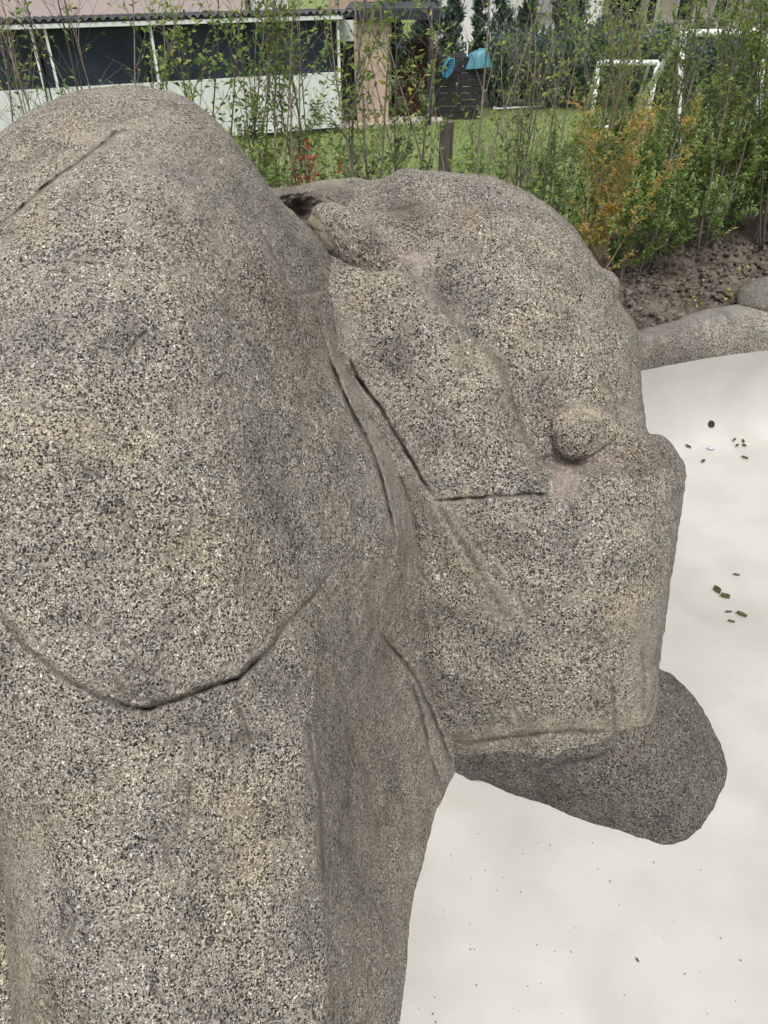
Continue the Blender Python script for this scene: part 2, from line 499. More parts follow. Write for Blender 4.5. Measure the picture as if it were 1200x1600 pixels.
gx = np.linspace(-1.2, 9.0, 260)
gd = np.concatenate([np.linspace(0, 0.5, 60) ** 1.0, np.linspace(0.52, 9.5, 220)])
XX, DD = np.meshgrid(gx, gd)
YY = pool_edge_y(XX) - DD
ZZ = pool_z(XX, YY)
pv = np.stack([XX.ravel(), YY.ravel(), ZZ.ravel()], 1)
pv[:, 2] += 0.010 * fbm(pv * np.array([1.3, 1.3, 0.2]), 3)
n0, n1 = XX.shape
ii = (np.arange(n0 - 1)[:, None] * n1 + np.arange(n1 - 1)[None]).ravel()
pool = mesh_obj('pool_floor', np_mesh('pool_floor', pv, np.stack([ii, ii + n1, ii + n1 + 1, ii + 1], 1)[:, ::-1]), M['pool'])
tag(pool, 'smooth off white rendered floor and curved wall of the empty pool', kind='structure')

# ------------------------------------------------------------------ lawn and soil
lx, ly = np.meshgrid(np.linspace(-70, 70, 141), np.concatenate([np.linspace(7.2, 26, 120), np.linspace(27, 160, 60)]))
lv = np.stack([lx.ravel(), ly.ravel(), 0 * lx.ravel()], 1)
lv[:, 2] += 0.05 * fbm(lv * 0.25, 2) - 0.02
a0, a1 = lx.shape
ii = (np.arange(a0 - 1)[:, None] * a1 + np.arange(a1 - 1)[None]).ravel()
lawn = mesh_obj('lawn', np_mesh('lawn', lv, np.stack([ii, ii + 1, ii + a1 + 1, ii + a1], 1)), M['lawn'])
tag(lawn, 'short green lawn behind the hedge', kind='structure')

NB = 150000
gy = 8.6 + 12.5 * rng.random(NB) ** 1.3
gxx = (rng.random(NB) - 0.5) * 2 * (0.56 * gy + 0.5)
ang = rng.random(NB) * 2 * np.pi
hh = 0.018 + 0.035 * rng.random(NB)
w = 0.004 + 0.004 * rng.random(NB)
lean = (rng.normal(size=(NB, 2)) * 0.018)
base = np.stack([gxx, gy, np.full(NB, -0.02)], 1)
side = np.stack([np.cos(ang) * w, np.sin(ang) * w, 0 * w], 1)
tip = base + np.stack([lean[:, 0], lean[:, 1], hh + 0.02], 1)
gv = np.stack([base - side, base + side, tip], 1).reshape(-1, 3)
M['blade'] = leaf_mat('grass_blade', [(0.0, (0.10, 0.16, 0.05)), (0.6, (0.17, 0.235, 0.08)), (1.0, (0.29, 0.31, 0.125))], 0.3)
grass = mesh_obj('grass', np_mesh('grass', gv, np.arange(NB * 3).reshape(-1, 3), False, {'hue': np.repeat(rng.random(NB), 3)}), M['blade'])
tag(grass, 'short grass blades of the lawn', 'grass', kind='stuff')

def soil_base(x, y):
    yb = pool_edge_y(x) + 0.32
    s = np.clip((y - yb) / 1.5, -0.3, 2.2)
    up = np.clip((x - 1.5) / 2.5, 0, 1)
    return 0.08 + (0.02 + 0.34 * up) * np.clip(s, -0.2, 1) - 0.30 * np.clip(s - 1.25, 0, 1)
sx, sy = np.meshgrid(np.linspace(-6, 8, 620), np.linspace(0, 2.9, 150))
sY = pool_edge_y(np.maximum(sx, 1.0)) + 0.12 + sy
sv = np.stack([sx.ravel(), sY.ravel(), soil_base(sx, sY).ravel()], 1)
nz = fbm(sv * 3.0, 3) * 0.12 + np.abs(fbm(sv * 9.0, 4, 0.6)) * 0.13
vorn = np.abs(noise(sv * 16.0)) * 0.05
sv[:, 2] += nz + vorn - 0.02
b0, b1 = sx.shape
ii = (np.arange(b0 - 1)[:, None] * b1 + np.arange(b1 - 1)[None]).ravel()
soil = mesh_obj('soil_bank', np_mesh('soil_bank', sv, np.stack([ii, ii + 1, ii + b1 + 1, ii + b1], 1), True), M['soil'])
tag(soil, 'bank of dry crumbly brown soil behind the pool rim', kind='structure')

# loose clods: deformed little polyhedra, too many to count
ico = bmesh.new(); bmesh.ops.create_icosphere(ico, subdivisions=2, radius=1.0)
ico.verts.ensure_lookup_table()
IV = np.array([v.co[:] for v in ico.verts]); IF = np.array([[v.index for v in f.verts] for f in ico.faces]); ico.free()
ic = bmesh.new(); bmesh.ops.create_icosphere(ic, subdivisions=1, radius=1.0); ic.verts.ensure_lookup_table()
IVc = np.array([v.co[:] for v in ic.verts]); IFc = np.array([[v.index for v in f.verts] for f in ic.faces]); ic.free()
cv, cf = [], []
NC = 6500
for k in range(NC):
    x = 1.4 + 5.2 * random.random()
    y = float(pool_edge_y(x)) + 0.30 + 1.7 * random.random()
    r = 0.006 + 0.030 * random.random() ** 3.0
    q = IVc * (1 + 0.95 * noise(IVc * 1.9 + k * 3.1))[:, None]
    q = q * np.array([1, 1, 0.75]) * r
    zc = float(soil_base(x, y)) + 0.04 + r * 0.15 + 0.10 * float(fbm(np.array([[x * 3, y * 3, 0.9]]), 2)[0])
    cv.append(q + np.array([x, y, zc])); cf.append(IFc + k * len(IVc))
clods = mesh_obj('soil_clods', np_mesh('soil_clods', np.concatenate(cv), np.concatenate(cf), False), M['soil'])
tag(clods, 'loose clods of dry brown soil', 'soil', kind='stuff')

# ------------------------------------------------------------------ boulders
def resample(poly, n):
    p = np.array(poly, float); p = np.vstack([p, p[:1]])
    # Catmull-Rom through the outline, then even steps in angle index
    m = len(p) - 1
    out = []
    for i in range(m):
        p0, p1, p2, p3 = p[(i - 1) % m], p[i], p[(i + 1) % m], p[(i + 2) % m]
        for s in np.linspace(0, 1, 12, endpoint=False):
            out.append(0.5 * ((2 * p1) + (-p0 + p2) * s + (2 * p0 - 5 * p1 + 4 * p2 - p3) * s ** 2 + (-p0 + 3 * p1 - 3 * p2 + p3) * s ** 3))
    q = np.array(out); q2 = np.vstack([q, q[:1]])
    L = np.concatenate([[0], np.cumsum(np.linalg.norm(np.diff(q2, axis=0), axis=1))])
    u = np.linspace(0, L[-1], n, endpoint=False)
    return np.stack([np.interp(u, L, q2[:, 0]), np.interp(u, L, q2[:, 1])], 1)

def tps(ctrl, reg=0.02):
    c = np.array(ctrl, float); X = c[:, :2] / 100.0; n = len(X)
    d = np.linalg.norm(X[:, None] - X[None], axis=2)
    K = np.where(d > 0, d ** 2 * np.log(d + 1e-9), 0) + reg * np.eye(n)
    A = np.zeros((n + 3, n + 3)); A[:n, :n] = K
    A[:n, n] = 1; A[:n, n + 1:] = X; A[n, :n] = 1; A[n + 1:, :n] = X.T
    w = np.linalg.solve(A, np.concatenate([c[:, 2], [0, 0, 0]]))
    def f(px, py):
        Q = np.stack([px, py], 1) / 100.0
        r = np.zeros(len(Q))
        for i in range(n):
            dd = np.hypot(Q[:, 0] - X[i, 0], Q[:, 1] - X[i, 1])
            r += w[i] * dd ** 2 * np.log(dd + 1e-9)
        return r + w[n] + Q @ w[n + 1:]
    return f

def polyline_dist(px, py, line, reach=None):
    """distance, side sign (+ = right of travel on screen) and run 0..1 to a polyline"""
    L = np.array(line, float)
    if reach is not None:                              # only look at points near the line
        near = (px > L[:, 0].min() - reach) & (px < L[:, 0].max() + reach) & (py > L[:, 1].min() - reach) & (py < L[:, 1].max() + reach)
        bd, sd_, rn = np.full(len(px), 1e6), np.zeros(len(px)), np.zeros(len(px))
        bd[near], sd_[near], rn[near] = polyline_dist(px[near], py[near], line)
        return bd, sd_, rn
    best = np.full(len(px), 1e9); side = np.zeros(len(px)); run = np.zeros(len(px))
    seg = np.linalg.norm(np.diff(L, axis=0), axis=1); tot = seg.sum(); acc = 0
    for i in range(len(L) - 1):
        a, b = L[i], L[i + 1]; ab = b - a
        s = np.clip(((px - a[0]) * ab[0] + (py - a[1]) * ab[1]) / (ab @ ab), 0, 1)
        dx, dy = px - (a[0] + ab[0] * s), py - (a[1] + ab[1] * s)
        d = np.hypot(dx, dy)
        m = d < best
        best[m] = d[m]
        side[m] = np.sign(ab[0] * dy - ab[1] * dx)[m]
        run[m] = ((acc + s * seg[i]) / tot)[m]
        acc += seg[i]
    return best, side, run

def rock(name, outline, centre, ctrl, mat, nA=600, nR=260, roll=0.25, rolln=8, back=1.2, cracks=(), steps=(), bumps=(),
         ridges=(), nick=0, rough=1.0, smears=(), stain_shades=(), pinks=(), amp=1.0, rpow=1.35, reg=0.02, flare=None):
    ol = resample(outline, nA)
    oj = np.stack([ol[:, 0], ol[:, 1], 0 * ol[:, 0]], 1)
    ol = ol + rough * np.stack([2.6 * noise(oj / 34) + 2.2 * noise(oj / 11 + 7), 2.6 * noise(oj / 34 + 3) + 2.2 * noise(oj / 11 + 1)], 1)
    s = np.linspace(0, 1, nR + 1)[1:]
    r = 1 - (1 - s) ** rpow
    rb = np.linspace(1, 0, 60)[1:-1]
    R = np.concatenate([r, rb]); front = np.concatenate([np.ones(len(r), bool), np.zeros(len(rb), bool)])
    C = np.array(centre, float)
    px = (C[0] + R[:, None] * (ol[None, :, 0] - C[0])).ravel()
    py = (C[1] + R[:, None] * (ol[None, :, 1] - C[1])).ravel()
    Rr = np.repeat(R, nA); Fr = np.repeat(front, nA)
    f = tps(ctrl, reg)
    t = f(px, py)
    jit = np.stack([px * 0.035, py * 0.035, 0 * px], 1)
    jx = px + 10.0 * noise(jit * 0.6) + 4.5 * noise(jit * 3.1) + 2.0 * noise(jit * 8); jy = py + 10.0 * noise(jit * 0.6 + 9.1) + 4.5 * noise(jit * 3.1 + 4) + 2.0 * noise(jit * 8 + 3)
    smear = np.zeros(len(px)); stain = np.zeros(len(px)); pink = np.zeros(len(px)); dirt = np.zeros(len(px))
    for (bx, by, rx, ry, a, *rot) in bumps:
        th = math.radians(rot[0]) if rot else 0
        ux, uy = (jx - bx), (jy - by)
        vx = (ux * math.cos(th) + uy * math.sin(th)) / rx; vy = (-ux * math.sin(th) + uy * math.cos(th)) / ry
        t = t - a * np.exp(-(vx ** 2 + vy ** 2))
    for (line, a, wl, wr) in steps:                    # one side stands proud of the other
        d, sd, run = polyline_dist(jx, jy, line)
        fade = np.clip(run / 0.12, 0, 1) * np.clip((1 - run) / 0.12, 0, 1)
        sm = np.tanh(d * sd / 3.2)
        t = t - a * fade * np.where(sm > 0, sm * np.exp(-d / wl), sm * np.exp(-d / wr))
    for (line, a, wl) in ridges:                       # a sharp arris where two planes meet
        d, sd, run = polyline_dist(jx, jy, line)
        fade = np.clip(run / 0.15, 0, 1) * np.clip((1 - run) / 0.15, 0, 1)
        t = t - a * fade * np.exp(-np.sqrt(d * d + 9) / wl)
    rr_ = random.Random(nA + nR)
    cracks = list(cracks)
    x0_, x1_, y0_, y1_ = ol[:, 0].min(), ol[:, 0].max(), ol[:, 1].min(), ol[:, 1].max()
    for k in range(nick):                              # short weathered nicks and lips
        cx_, cy_ = rr_.uniform(max(0, x0_), x1_), rr_.uniform(max(100, y0_), min(1600, y1_))
        an_ = rr_.gauss(1.1, 0.5); ln_ = rr_.uniform(18, 75)
        pts_ = []
        for j in range(5):
            pts_.append((cx_, cy_)); cx_ += math.cos(an_) * ln_ / 4; cy_ += math.sin(an_) * ln_ / 4; an_ += rr_.gauss(0, 0.35)
        cracks.append((pts_, rr_.uniform(0.006, 0.014), rr_.uniform(1.8, 3.0)))
    cjx, cjy = px + 3.5 * noise(jit * 0.8) + 1.6 * noise(jit * 3.1), py + 3.5 * noise(jit * 0.8 + 9.1) + 1.6 * noise(jit * 3.1 + 4)
    for (line, dep, wd) in cracks:
        d, sd, run = polyline_dist(cjx, cjy, line, 60)
        m = d < 60
        d, run = d[m], run[m]
        fade = np.clip(run / 0.15, 0, 1) ** 0.7 * np.clip((1 - run) / 0.15, 0, 1) ** 0.7
        var = np.clip(0.8 + 0.9 * noise(np.stack([run * 13, 0 * run, 0 * run + wd], 1)), 0.15, 1.3)
        t[m] += dep * fade * var * np.exp(-(d / wd) ** 2)
        smear[m] = np.maximum(smear[m], 0.55 * fade * np.exp(-(d / (wd * 2.6)) ** 2))
        dirt[m] = np.maximum(dirt[m], min(1, dep / 0.04) * fade * var * np.exp(-(d / (wd * 0.75)) ** 2))  # dark line painted along the crack as its shade
    for (line, a, wd) in smears:
        d, sd, run = polyline_dist(jx, jy, line)
        smear = np.maximum(smear, a * np.exp(-(d / wd) ** 2))
    for (bx, by, rx, ry, a) in stain_shades:
        stain = np.maximum(stain, a * np.exp(-(((jx - bx) / rx) ** 2 + ((jy - by) / ry) ** 2)))  # darker patches: stains, plus recess shade painted in
    for (bx, by, rx, ry, a) in pinks:
        pink = np.maximum(pink, a * np.exp(-(((jx - bx) / rx) ** 2 + ((jy - by) / ry) ** 2)))
    t = t + np.where(Fr, roll * (1 - np.sqrt(np.clip(1 - Rr ** rolln, 0, 1))), roll + back * np.sqrt(np.clip(1 - Rr ** 2, 0, 1)))
    V = P(px, py, t)
    # real relief on top of the modelled form: undulation, knobs, grit
    cdir = V - np.array([0, 0, CAM_Z]); cdir /= np.linalg.norm(cdir, axis=1)[:, None]
    n_rel = 0.034 * fbm(V * 2.3, 2) + 0.030 * np.abs(fbm(V * np.array([5.0, 5.0, 3.2]) + 5, 3)) + 0.010 * fbm(V * 13.0 + 8, 2) + 0.008 * fbm(V * 30.0 + 2, 3) * (1 - 0.5 * smear)
    V = V + cdir * (amp * n_rel * np.where(Rr > 0.97, 0.6, 1.0))[:, None]
    nRt = len(R)
    idx = np.arange(nRt * nA).reshape(nRt, nA)
    q = np.stack([idx[:-1], np.roll(idx[:-1], -1, 1), np.roll(idx[1:], -1, 1), idx[1:]], -1).reshape(-1, 4)
    me = np_mesh(name, V, q, True, {'smear': np.clip(smear, 0, 1), 'stain': stain, 'pink': pink, 'dirt': dirt})  # the dirt channel carries painted crack shade
    o = mesh_obj(name, me, mat)
    return o

# --- the tall domed boulder on the left
A_out = [(-60, 243), (0, 205), (55, 168), (110, 145), (160, 136), (210, 133), (258, 141), (300, 158), (340, 190), (375, 228),
         (410, 275), (440, 314), (480, 352), (508, 384), (530, 420), (560, 445), (605, 500), (625, 580), (660, 670), (705, 770), (725, 860),
         (730, 960), (745, 1060), (770, 1140), (790, 1210), (780, 1260), (765, 1310), (735, 1380), (718, 1460), (705, 1560), (700, 1700),
         (640, 1900), (300, 2000), (80, 1850), (24, 1680), (16, 1560), (8, 1440), (-2, 1330), (-60, 1150), (-240, 900), (-280, 600), (-200, 380)]
A_ctl = [(200, 165, 3.30), (60, 220, 3.22), (350, 230, 3.45), (430, 330, 3.62), (500, 405, 3.86), (-150, 400, 3.1),
         (200, 350, 2.98), (0, 400, 2.92), (350, 420, 3.18), (440, 500, 3.45), (515, 480, 3.93), (560, 445, 4.2), (605, 500, 4.5),
         (200, 600, 2.74), (0, 650, 2.62), (350, 650, 2.95), (450, 660, 3.30), (530, 560, 3.94), (575, 650, 4.0), (620, 740, 4.02), (650, 830, 4.08),
         (655, 930, 4.14), (665, 1030, 4.24), (690, 1120, 4.36), (718, 1200, 4.50),
         (660, 600, 4.4), (700, 750, 4.5), (725, 900, 4.6), (745, 1060, 4.75), (790, 1210, 4.9),
         (200, 850, 2.60), (-50, 850, 2.52), (370, 850, 2.88), (480, 850, 3.25), (570, 860, 3.72),
         (200, 1040, 2.50), (0, 1000, 2.50), (380, 1020, 2.80), (470, 1030, 3.10), (560, 1020, 3.62), (610, 1040, 3.95),
         (200, 1180, 2.58), (20, 1160, 2.55), (400, 1180, 2.84), (495, 1180, 3.08), (560, 1180, 3.62), (630, 1170, 4.05),
         (200, 1360, 2.54), (50, 1360, 2.62), (400, 1360, 2.80), (497, 1360, 2.98), (545, 1360, 3.38), (610, 1360, 3.80), (662, 1360, 4.04), (735, 1380, 4.7),
         (672, 1280, 4.20), (630, 1270, 3.95), (560, 1270, 3.52), (640, 1450, 3.80), (705, 1520, 4.3),
         (200, 1600, 2.45), (50, 1600, 2.58), (400, 1600, 2.68), (498, 1600, 2.84), (545, 1600, 3.10), (590, 1600, 3.30), (627, 1600, 3.47), (633, 1520, 3.63), (700, 1700, 3.9),
         (300, 1950, 2.3), (80, 1800, 2.5), (600, 1850, 3.0)]
A_lip0 = [(-20, 940), (10, 965), (45, 1010), (90, 1052), (140, 1080), (190, 1100), (225, 1106), (260, 1098), (310, 1078), (370, 1058), (420, 1015), (455, 965), (490, 930), (520, 890)]
A_lip = A_lip0
boulder_a = rock('boulder', A_out, (240, 900), A_ctl, M['granite'], nA=1300, nR=470, roll=0.34, rolln=14, back=2.0,
    cracks=[([(-10, 355), (40, 320), (90, 275), (140, 240), (180, 208), (215, 200)], 0.040, 3.2),
            ([(505, 520), (518, 570), (530, 600), (545, 635), (565, 672), (588, 718), (600, 760), (610, 805), (622, 850)], 0.05, 2.4),
            ([(518, 580), (536, 615), (552, 645), (580, 695)], 0.03, 2.2), ([(560, 600), (590, 660), (615, 715), (640, 780)], 0.02, 2.2),
            ([(180, 1097), (200, 1103), (228, 1108), (262, 1099), (310, 1081), (370, 1060), (420, 1018)], 0.045, 2.3), ([(360, 1064), (420, 1016), (455, 966), (495, 925), (530, 880)], 0.014, 2.2),
            ([(-20, 955), (5, 972), (45, 1018), (90, 1058), (150, 1086)], 0.014, 2.6),
            ([(405, 355), (440, 420), (450, 450)], 0.02, 3.5),
            ([(480, 1110), (488, 1180), (500, 1240), (503, 1330), (510, 1420)], 0.018, 4.5),
            ([(590, 985), (625, 1025), (650, 1060), (675, 1110), (690, 1150), (712, 1200)], 0.04, 2.8),
            ([(520, 1310), (540, 1325), (560, 1330)], 0.02, 3.0),
            ([(640, 1060), (660, 1110), (672, 1180), (690, 1225)], 0.03, 3.5)],
    nick=70, ridges=[([(470, 880), (495, 1000), (494, 1120), (503, 1260), (508, 1400), (520, 1700)], 0.075, 55), ([(180, 205), (250, 420), (330, 640), (400, 860)], 0.02, 60)],
    steps=[(A_lip[::-1], 0.022, 70, 40), ([(-10, 352), (40, 318), (90, 273), (140, 238), (180, 206), (260, 196), (320, 205)][::-1], -0.030, 60, 30),
           ([(500, 1000), (492, 1120), (503, 1260), (508, 1400), (520, 1650)], 0.018, 30, 20)],
    bumps=[(60, 700, 90, 160, 0.05, 20), (330, 700, 60, 220, 0.035, -12), (300, 1280, 120, 90, 0.04), (120, 1450, 60, 170, 0.04),
           (430, 430, 40, 90, 0.03, -30), (600, 880, 30, 70, 0.05, -15), (20, 1380, 26, 260, -0.03)],
    smears=[([(530, 560), (580, 660), (620, 760), (640, 860)], 0.7, 26), ([(600, 900), (570, 1000), (600, 1080), (660, 1150), (700, 1210)], 0.38, 40),
            ([(530, 1080), (560, 1200), (560, 1350), (560, 1600)], 0.25, 40), ([(50, 1300), (45, 1450), (50, 1600)], 0.45, 26),
            ([(0, 960), (90, 1052), (220, 1108), (420, 1015)], 0.35, 14), ([(180, 215), (300, 260), (330, 330)], 0.4, 60),
            ([(660, 1240), (640, 1350), (615, 1500)], 0.3, 30)],
    stain_shades=[(590, 1250, 90, 260, 0.45), (610, 1000, 60, 130, 0.35), (420, 420, 80, 120, 0.25), (500, 520, 60, 90, 0.3)])
tag(boulder_a, 'tallest domed tan granite boulder filling the left half, with a curved ledge', 'boulder', 'artificial granite boulders round the pool')

# --- the broad boulder behind it on the right
B_out = [(415, 300), (455, 291), (500, 283), (545, 277), (580, 281), (607, 274), (636, 262), (665, 266), (700, 269), (745, 272), (790, 283), (845, 312),
         (880, 338), (905, 366), (922, 392), (936, 414), (950, 421), (963, 430), (969, 446), (965, 466), (975, 482), (988, 498), (997, 525), (1001, 570), (1003, 610),
         (1008, 650), (1014, 676), (1034, 680), (1054, 701), (1071, 732), (1067, 780), (1058, 850), (1047, 920), (1037, 990), (1030, 1050), (1030, 1110),
         (1024, 1170), (960, 1230), (850, 1260), (740, 1260), (650, 1210), (610, 1080), (600, 950), (585, 850), (545, 740), (500, 640), (470, 540), (440, 440), (410, 350)]
B_ctl = [(640, 285, 4.50), (740, 295, 4.48), (830, 335, 4.48), (900, 400, 4.45), (950, 480, 4.48), (985, 560, 4.45),
         (560, 300, 4.62), (480, 305, 4.65), (430, 315, 4.6), (470, 345, 4.62), (545, 330, 4.5),
         (650, 370, 4.28), (750, 390, 4.22), (850, 440, 4.22), (920, 520, 4.25),
         (730, 470, 4.18), (800, 540, 4.16), (880, 570, 4.10), (950, 600, 4.22), (840, 660, 4.14), (985, 640, 4.36),
         (560, 470, 4.06), (620, 450, 4.06), (680, 520, 4.04), (600, 590, 4.02), (690, 620, 3.96), (770, 670, 3.96), (650, 690, 4.00), (740, 750, 3.90), (830, 750, 3.92),
         (520, 450, 3.98), (535, 560, 3.96), (580, 650, 4.02), (620, 740, 4.06), (650, 830, 4.10), (655, 930, 4.15), (665, 1030, 4.24), (690, 1120, 4.34), (718, 1200, 4.50),
         (470, 560, 4.4), (520, 700, 4.4), (590, 850, 4.5), (610, 1000, 4.6), (640, 1180, 4.7),
         (890, 710, 4.12), (930, 730, 4.05), (980, 720, 4.08), (1040, 740, 4.12), (900, 775, 3.86), (1000, 790, 3.92), (1050, 800, 4.06),
         (700, 860, 4.00), (800, 840, 3.82), (900, 830, 3.78), (1000, 850, 3.86), (1045, 880, 4.02),
         (710, 1000, 4.12), (800, 1000, 3.92), (900, 1000, 3.84), (1000, 1000, 3.94), (1030, 1030, 4.1),
         (740, 1130, 4.26), (850, 1120, 4.02), (950, 1120, 3.97), (1010, 1110, 4.05), (850, 1240, 4.3), (980, 1210, 4.25)]
B_ridge = [(560, 380), (610, 415), (655, 440), (700, 490), (745, 530), (780, 572), (800, 620), (820, 680), (850, 725), (880, 752)]
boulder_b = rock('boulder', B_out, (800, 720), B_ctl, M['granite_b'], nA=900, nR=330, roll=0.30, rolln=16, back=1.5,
    cracks=[([(545, 560), (558, 590), (580, 620), (600, 648), (615, 675), (640, 715), (660, 750), (680, 780)], 0.05, 2.5),
            ([(675, 783), (720, 780), (760, 778), (800, 774), (830, 770), (872, 775)], 0.035, 2.3),
            ([(680, 782), (720, 850), (755, 905), (790, 965)], 0.014, 6.0),
            ([(625, 745), (635, 790), (652, 830)], 0.03, 3.2),
            ([(760, 540), (790, 580), (800, 620)], 0.012, 4.0),
            ([(690, 400), (725, 395), (755, 385)], 0.012, 4.0), ([(600, 330), (630, 325), (660, 318)], 0.02, 4.0),
            ([(1003, 1010), (1008, 1060), (1006, 1120)], 0.02, 4.0), ([(955, 1060), (960, 1110), (962, 1160)], 0.02, 3.5),
            ([(935, 590), (950, 605), (960, 620)], 0.015, 4.0),
            ([(720, 1165), (780, 1155), (850, 1145), (900, 1143), (960, 1146)], 0.03, 4.0)],
    nick=45, ridges=[([(870, 792), (950, 776), (1010, 762), (1075, 738)], 0.05, 34), ([(1046, 750), (1038, 880), (1020, 1010), (1010, 1120)], 0.045, 28), ([(640, 300), (720, 420), (790, 540)], 0.015, 40)], steps=[(B_ridge, 0.062, 75, 22), ([(1010, 640), (985, 655), (965, 668), (955, 690)], 0.02, 30, 15)],
    bumps=[(912, 668, 46, 36, 0.085), (965, 742, 42, 30, 0.09, -15), (1005, 705, 40, 26, 0.06, 10), (870, 690, 40, 40, -0.05), (890, 755, 20, 22, -0.02), (890, 724, 55, 9, -0.07, 3), (860, 735, 25, 14, -0.05, 30),
           (466, 336, 34, 26, -0.34), (515, 300, 40, 12, 0.05), (560, 330, 30, 30, -0.05), (650, 330, 40, 25, -0.03),
           (780, 340, 60, 40, 0.03), (850, 520, 70, 90, 0.03), (660, 540, 60, 60, 0.03), (1010, 1080, 14, 90, 0.03), (900, 560, 18, 120, -0.02, 10)],
    smears=[([(530, 470), (560, 600), (640, 740), (680, 800)], 0.55, 26), ([(700, 800), (750, 890), (795, 975)], 0.6, 22), ([(1000, 960), (1005, 1120)], 0.6, 22),
            ([(720, 1160), (850, 1140), (1000, 1130)], 0.6, 18), ([(560, 380), (640, 425), (720, 500)], 0.4, 20), ([(430, 305), (520, 290)], 0.6, 26),
            ([(900, 640), (960, 660), (1000, 640)], 0.5, 24), ([(760, 560), (800, 640), (830, 710)], 0.4, 16)],
    stain_shades=[(640, 330, 50, 40, 0.9), (720, 340, 60, 40, 0.5), (700, 460, 40, 50, 0.4), (810, 650, 40, 90, 0.4), (1000, 720, 60, 30, 0.8), (460, 325, 50, 40, 1.0), (520, 300, 50, 16, 0.8),  # the strongest patch paints shade into the recess behind the wedged stone
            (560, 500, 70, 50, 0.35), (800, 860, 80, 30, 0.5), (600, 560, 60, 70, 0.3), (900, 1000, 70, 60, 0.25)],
    pinks=[(885, 752, 22, 26, 1.0), (905, 720, 50, 14, 0.8), (650, 400, 25, 12, 0.7), (700, 640, 30, 20, 0.2)])
tag(boulder_b, 'broad cracked pinkish tan granite boulder behind the tallest one, facing the pool', 'boulder', 'artificial granite boulders round the pool')

# --- low grey foot stone in the pool
C_out = [(690, 1190), (720, 1140), (800, 1110), (900, 1100), (980, 1080), (1018, 1050), (1036, 1047), (1064, 1066), (1100, 1110), (1126, 1165), (1139, 1220), (1136, 1265), (1117, 1300),
         (1092, 1328), (1052, 1340), (1008, 1330), (968, 1311), (930, 1297), (890, 1284), (850, 1265), (800, 1246), (760, 1225), (722, 1214), (700, 1222)]
C_ctl = [(720, 1160, 4.42), (800, 1130, 4.25), (900, 1120, 4.08), (980, 1100, 4.10), (1030, 1060, 4.36),
         (722, 1208, 4.46), (760, 1215, 4.40), (800, 1180, 4.24), (850, 1245, 4.33), (880, 1170, 4.13), (960, 1160, 4.06), (1040, 1130, 4.20),
         (900, 1215, 4.17), (1000, 1200, 4.05), (1070, 1160, 4.25), (1120, 1200, 4.42), (960, 1255, 4.11), (1060, 1240, 4.12), (1110, 1270, 4.30),
         (890, 1268, 4.29), (970, 1290, 4.20), (1050, 1318, 4.14), (1040, 1280, 4.08), (1000, 1305, 4.17)]
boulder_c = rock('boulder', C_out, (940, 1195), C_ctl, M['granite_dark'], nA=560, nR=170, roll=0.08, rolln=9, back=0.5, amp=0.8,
    cracks=[([(830, 1200), (880, 1195), (930, 1185), (960, 1170)], 0.02, 4.0), ([(720, 1170), (790, 1160), (860, 1150)], 0.015, 5.0)],
    steps=[([(722, 1185), (800, 1172), (880, 1172), (960, 1158)], 0.02, 20, 14)],
    smears=[([(730, 1165), (830, 1155), (950, 1150)], 0.7, 20), ([(700, 1200), (760, 1222), (850, 1255)], 0.5, 10), ([(830, 1200), (940, 1185)], 0.4, 14)])
tag(boulder_c, 'low rounded dark grey stone on the pool floor before the broad boulder', 'boulder', 'artificial granite boulders round the pool')

# --- elongated tan stone wedged between the two big boulders
E_out = [(482, 352), (486, 332), (498, 319), (514, 315), (536, 320), (558, 332), (578, 350), (596, 372), (616, 396), (640, 420), (640, 445), (610, 450), (575, 440), (545, 425), (520, 405), (498, 385)]
E_ctl = [(500, 340, 4.18), (530, 345, 4.06), (560, 365, 4.01), (590, 395, 4.01), (620, 425, 4.04), (500, 375, 4.20), (540, 400, 4.07), (580, 425, 4.06)]
boulder_e = rock('boulder', E_out, (555, 380), E_ctl, M['granite_tan'], nA=300, nR=90, roll=0.22, rolln=3.5, back=0.3, amp=1.3,
    cracks=[([(520, 340), (530, 355), (545, 370)], 0.012, 3.5)], stain_shades=[(575, 385, 40, 30, 0.7)], smears=[([(490, 345), (510, 380)], 0.8, 14)])
tag(boulder_e, 'small elongated tan stone wedged in the cleft between the two big boulders', 'boulder', 'artificial granite boulders round the pool')

# --- rounded stone sitting in the pocket
th = np.linspace(0, 2 * np.pi, 16, endpoint=False)
G_out = [(910 + 52 * math.cos(a) * (1 + 0.08 * math.cos(3 * a + 0.6)), 674 + 43 * math.sin(a) * (1 - 0.10 * math.sin(2 * a))) for a in th]
G_ctl = [(910, 672, 3.97), (880, 672, 4.01), (942, 672, 4.02), (910, 640, 4.07), (875, 645, 4.10), (945, 648, 4.11), (910, 700, 4.0), (875, 695, 4.04), (945, 700, 4.05)]
boulder_g = rock('boulder', G_out, (910, 674), G_ctl, M['granite_tan'], nA=240, nR=80, roll=0.07, rolln=5.0, back=0.2, amp=1.0,
    cracks=[([(880, 650), (910, 645), (940, 655)], 0.01, 4.0)], stain_shades=[(905, 685, 38, 26, 0.6)])
tag(boulder_g, 'small round brownish stone set in the pocket of the broad boulder', 'boulder', 'artificial granite boulders round the pool')

